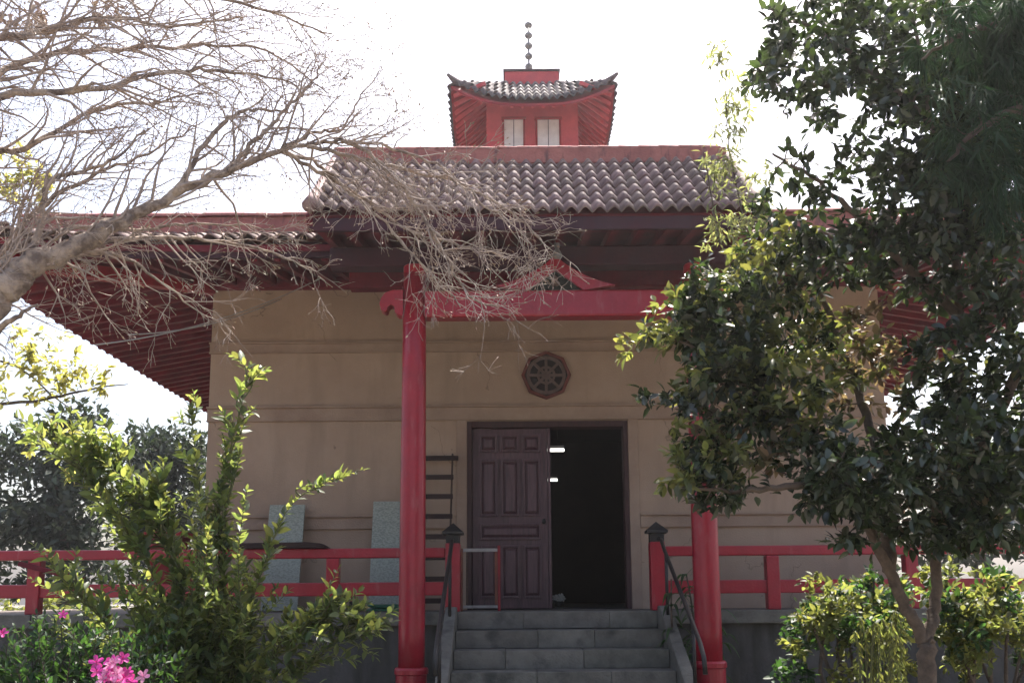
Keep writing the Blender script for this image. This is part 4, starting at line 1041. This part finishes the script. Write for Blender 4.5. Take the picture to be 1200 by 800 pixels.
bush('sunlit_bush', 'sunlit yellow-green bush right of the forked trunk', 1080, 1250, lambda x: 660+16*math.sin(x*.09), 6.6, 74, 'leaf_hedge', .075)
# hanging pale fronds between the bushes
fb = P(1022, 1000, 5.9); fb.z = 0
fr_ = thing('hanging_fern', 'pale green plant with hanging strands at the foot of the bushes', 'plant', fb)
wdm = MB(); fp, fd, fs = [], [], []
for i in range(13):
    px = random.choice([rnd(1008,1045), rnd(1000,1060), rnd(1020,1050)]); a = P(px, rnd(715,745), rnd(5.75, 6.0)); L_ = rnd(.3,.5)
    pts = [V3(fb.x+rnd(-.1,.1), fb.y+rnd(-.1,.1), .02), a+V3(rnd(-.03,.03), .03, -.25), a, a+V3(rnd(-.02,.02), -.05, -.06), a+V3(rnd(-.02,.02), -.08, -L_*.5), a+V3(rnd(-.03,.03), -.08, -L_)]
    pp, rr = smooth_path(pts, [.006,.005,.004,.003,.003,.002], 6); wdm.tube(pp, rr, 4, caps=False)
    for q in pp[10:]:
        for k in range(3): fp.append(tuple(q+rvec(.006))); fd.append((rnd(-1,1), rnd(-.6,.3), -1)); fs.append(rnd(.03,.055))
wdm.build('stems', 'stem_green', fr_, smooth=True)
leaves_mesh('foliage', fp, fd, fs, leaf_template(.35, .1, .1, 1), 'leaf_hedge', fr_, .5, 'stuff')

# ------------------------------------------------------------------ strap-leaved plant beside the stairs
pb = P(806, 800, 8.75); pb.z = 0
stp = thing('strap_leaf_plant', 'dark strap-leaved plant growing between the stairs and the right red column', 'plant', pb)
wdm = MB(); canes = []
for i in range(7):
    tp = P(rnd(785, 855), rnd(660, 745), rnd(8.7, 9.05)); pts, rr = smooth_path(arc(V3(pb.x+rnd(-.06,.06), pb.y+rnd(-.06,.06), 0), tp, .03), [.014,.012,.01,.007], 5)
    wdm.tube(pts, rr, 6, caps=False); canes.append((pts, tp))
wdm.build('stems', 'bark_mid', stp, smooth=True)
for pts, tp in canes:
    for j in range(16):
        p = pts[random.randint(int(len(pts)*.45), len(pts)-1)]; a = rnd(0, 6.28); L_ = rnd(.14,.26); u = V3(math.cos(a), math.sin(a), 0); s_ = V3(-math.sin(a), math.cos(a), 0)
        b = MB(); v = []; k = 6
        for q in range(k+1):
            t = q/k; c = p + u*L_*t*.9 + V3(0,0, L_*(.7*t-1.15*t*t)); ww = .018*math.sin(math.pi*min(1, .12+t*.88))+.001
            v += [c+s_*ww, c-V3(0,0,.004), c-s_*ww]
        f = []
        for q in range(k): o_ = q*3; f += [(o_, o_+1, o_+4, o_+3), (o_+1, o_+2, o_+5, o_+4)]
        b.add(v, f).build('leaf', 'leaf_dark', stp, smooth=True)

# ------------------------------------------------------------------ slender wispy tree behind the glossy one
wb = P(1050, 900, 7.1); wb.z = 0
wt = thing('wispy_tree', 'slender young tree with pale narrow leaves rising past the porch roof end', 'tree', wb)
limbs = [([V3(wb.x, wb.y, -.03), P(1045,680,7.0), P(960,470,6.9), P(890,330,6.95), P(858,190,7.05), P(850,110,7.05), P(838,48,7.05)], [.022,.018,.014,.009,.005,.0035,.002]),
         ([P(905,360,6.95), P(860,320,7.0), P(838,260,6.9), P(828,190,6.9)], [.014,.011,.008,.004]),
         ([P(890,330,6.95), P(895,260,7.1), P(905,200,7.1)], [.012,.008,.004])]
cl = [E_(838,65,14,30,12,7.05,.15), E_(862,115,26,34,26,7.05,.2), E_(850,175,30,40,30,7.0,.25), E_(838,200,22,34,13,6.9,.25,'n'), E_(850,260,34,44,26,6.95,.3,'n'), E_(880,290,34,40,22,7.0,.3,'n'), E_(885,215,24,40,16,7.1,.2), E_(850,330,30,30,26,6.95,.25,'n')]
wd2, lv = cluster_tree(limbs, cl, per=9, leaf_len=.085, spread=.12, dirbias=(0,0,-.35), twig_r=.004)
wd2.build('trunk', 'bark_mid', wt, smooth=True)
crown(wt, lv, leaf_template(.24, .15, .25), {'a':'leaf_wispy','n':'leaf_wispy'})

# ------------------------------------------------------------------ drooping conifer at the upper right
kb = P(1330, 1000, 4.3); kb.z = 0
kt = thing('drooping_conifer', 'dark conifer with drooping needle tufts reaching in above the glossy tree', 'tree', kb)
limbs = [([V3(kb.x, kb.y, -.05), P(1330,500,4.3), P(1325,100,4.3), P(1320,-150,4.3)], [.12,.1,.08,.05]),
         ([P(1326,150,4.3), P(1250,60,4.3), P(1190,30,4.25), P(1130,40,4.2), P(1080,70,4.2)], [.04,.03,.022,.014,.006]),
         ([P(1326,250,4.3), P(1260,160,4.3), P(1200,130,4.25), P(1150,150,4.2), P(1110,190,4.2)], [.04,.03,.022,.014,.006]),
         ([P(1322,0,4.3), P(1250,-60,4.3), P(1180,-50,4.25), P(1110,-20,4.2)], [.04,.03,.022,.01])]
cl = [E_(1130,40,60,35,26,4.2,.3), E_(1180,90,40,50,30,4.25,.3), E_(1150,170,50,40,24,4.2,.3), E_(1190,20,40,40,24,4.2,.3), E_(1120,120,30,40,12,4.2,.3), E_(1185,240,30,30,10,4.2,.3)]
wd3, lv = cluster_tree(limbs, cl, per=26, leaf_len=.17, spread=.10, dirbias=(0,0,-.8), twig_r=.005)
wd3.build('trunk', 'bark_dark', kt, smooth=True)
crown(kt, lv, leaf_template(.07, .1, .35, 1), {'a':'needle'})

# ------------------------------------------------------------------ yellow-leaved tree beyond the left eave
yb = P(-120, 900, 14); yb.z = 0
yt_ = thing('yellow_leaf_tree', 'slender tree with sparse yellow-green leaves beyond the slanting trunk', 'tree', yb)
limbs = [([V3(yb.x, yb.y, -.03), P(-118,640,14), P(-100,440,14), P(-90,250,14), P(-70,100,14)], [.11,.1,.08,.06,.03]),
         ([P(-108,520,14), P(-30,480,13.9), P(50,468,13.8), P(110,455,13.8), P(150,450,13.8)], [.04,.03,.022,.014,.006]),
         ([P(-100,440,14), P(-40,420,14), P(20,430,14), P(70,470,14), P(105,490,14)], [.03,.022,.016,.01,.005]),
         ([P(-92,280,14), P(-30,230,14.2), P(30,215,14.4), P(70,190,14.4)], [.03,.02,.014,.006]),
         ([P(-80,170,14), P(-20,60,14), P(60,30,14), P(125,20,14)], [.03,.02,.012,.005])]
cl = [E_(65,410,40,22,16,13.8,.3), E_(100,440,50,22,26,13.8,.3), E_(40,450,60,24,16,13.9,.3), E_(30,410,40,30,9,13.9,.3), E_(35,215,38,26,30,14.3,.3), E_(20,190,30,26,12,14.3,.3), E_(125,10,24,22,12,14,.3,'b'), E_(30,20,40,18,14,14,.3,'b'), E_(60,540,60,40,6,14,.3)]
wd4, lv = cluster_tree(limbs, cl, per=10, leaf_len=.15, spread=.2, dirbias=(0,0,-.2), twig_r=.006)
wd4.build('trunk', 'bark_dark', yt_, smooth=True)
crown(yt_, lv, leaf_template(.42, .15, .2), {'a':'leaf_yellow','b':'bud'})

# ------------------------------------------------------------------ trees far behind
def far_tree(base, cl, limbs, label, leaf, per=14, m='leaf_far'):
    t = thing('distant_tree', label, 'tree', base, 'trees beyond the hall')
    wd_, lv_ = cluster_tree(limbs, cl, per=per, leaf_len=leaf, spread=leaf*2.4, twig_r=.02)
    wd_.build('trunk', 'bark_dark', t, smooth=True)
    crown(t, lv_, leaf_template(.5, .15, .15, 1), {'a':m})
Y = 24
b = P(75, 770, Y); b.z = 0
far_tree(b, [E_(70,590,65,50,120,Y,1.6), E_(40,530,45,40,50,Y,1.2), E_(100,560,45,40,60,Y,1.2), E_(65,500,25,25,14,Y,.6), E_(10,610,40,30,50,Y,1.2), E_(-10,550,30,50,40,Y,1.2), E_(110,480,20,34,12,Y,.6), E_(70,625,70,22,50,Y,1.2), E_(60,670,90,30,90,Y,1.2)],
         [([V3(b.x,b.y,-.1), P(76,660,Y), P(72,600,Y), P(66,540,Y), P(64,490,Y)], [.24,.2,.15,.1,.04])], 'dark dense distant tree with a ragged top beyond the railing', .30)
b = P(190, 770, 27); b.z = 0
far_tree(b, [E_(190,560,52,46,110,27,1.8), E_(165,525,30,30,40,27,1.2), E_(215,520,32,28,46,27,1.2), E_(190,610,60,32,90,27,1.5), E_(235,590,30,50,50,27,1.2), E_(145,600,30,40,40,27,1.2), E_(190,665,80,35,90,27,1.2)],
         [([V3(b.x,b.y,-.1), P(190,660,27), P(188,600,27), P(192,540,27)], [.26,.2,.15,.06])], 'dark round-topped distant tree beyond the eave corner', .30)
b = P(1150, 780, 25); b.z = 0
far_tree(b, [E_(1150,600,80,70,150,25,2), E_(1110,540,50,40,50,25,1.5), E_(1200,560,50,60,60,25,1.5), E_(1080,640,40,40,40,25,1.2)],
         [([V3(b.x,b.y,-.1), P(1150,680,25), P(1152,620,25), P(1148,550,25)], [.26,.2,.15,.06])], 'dark distant tree behind the right veranda railing', .30)
hb = thing('low_hedge', 'sunlit low hedge on the far side of the garden behind the railing', 'hedge', P(60, 712, 19))
hb.location.z = 0
wd5, lv = cluster_tree([([V3(-13+i*1.5, 19, -.05), V3(-13+i*1.5+rnd(-.2,.2), 19, .7), V3(-13+i*1.5+rnd(-.3,.3), 19, 1.4)], [.05,.04,.02]) for i in range(7)],
      [(V3(-13+i*.75, 19+rnd(-.2,.2), rnd(.9,1.3)), .6, .75, .5, 26, 'a') for i in range(13)], per=12, leaf_len=.17, spread=.25, twig_r=.012)
wd5.build('stems', 'bark_dark', hb, smooth=True)
crown(hb, lv, leaf_template(.5, .15, .15, 1), {'a':'leaf_hedge'})

# ------------------------------------------------------------------ thin volume added to imitate lens glare
hz = MB().box(-330, 330, -330, 330, -1.2, 13.5).build('glare_veil', 'plaster'); hz['kind'] = 'stuff'
hm = bpy.data.materials.new('glare_veil'); hm.use_nodes = True; hn = hm.node_tree; hn.nodes.clear()
ho = hn.nodes.new('ShaderNodeOutputMaterial'); hv = hn.nodes.new('ShaderNodeVolumePrincipled')
hv.inputs['Color'].default_value = (.95,.93,.97,1); hv.inputs['Density'].default_value = .0010; hv.inputs['Anisotropy'].default_value = .6
hn.links.new(hv.outputs[0], ho.inputs['Volume'])
hz.data.materials.clear(); hz.data.materials.append(hm)
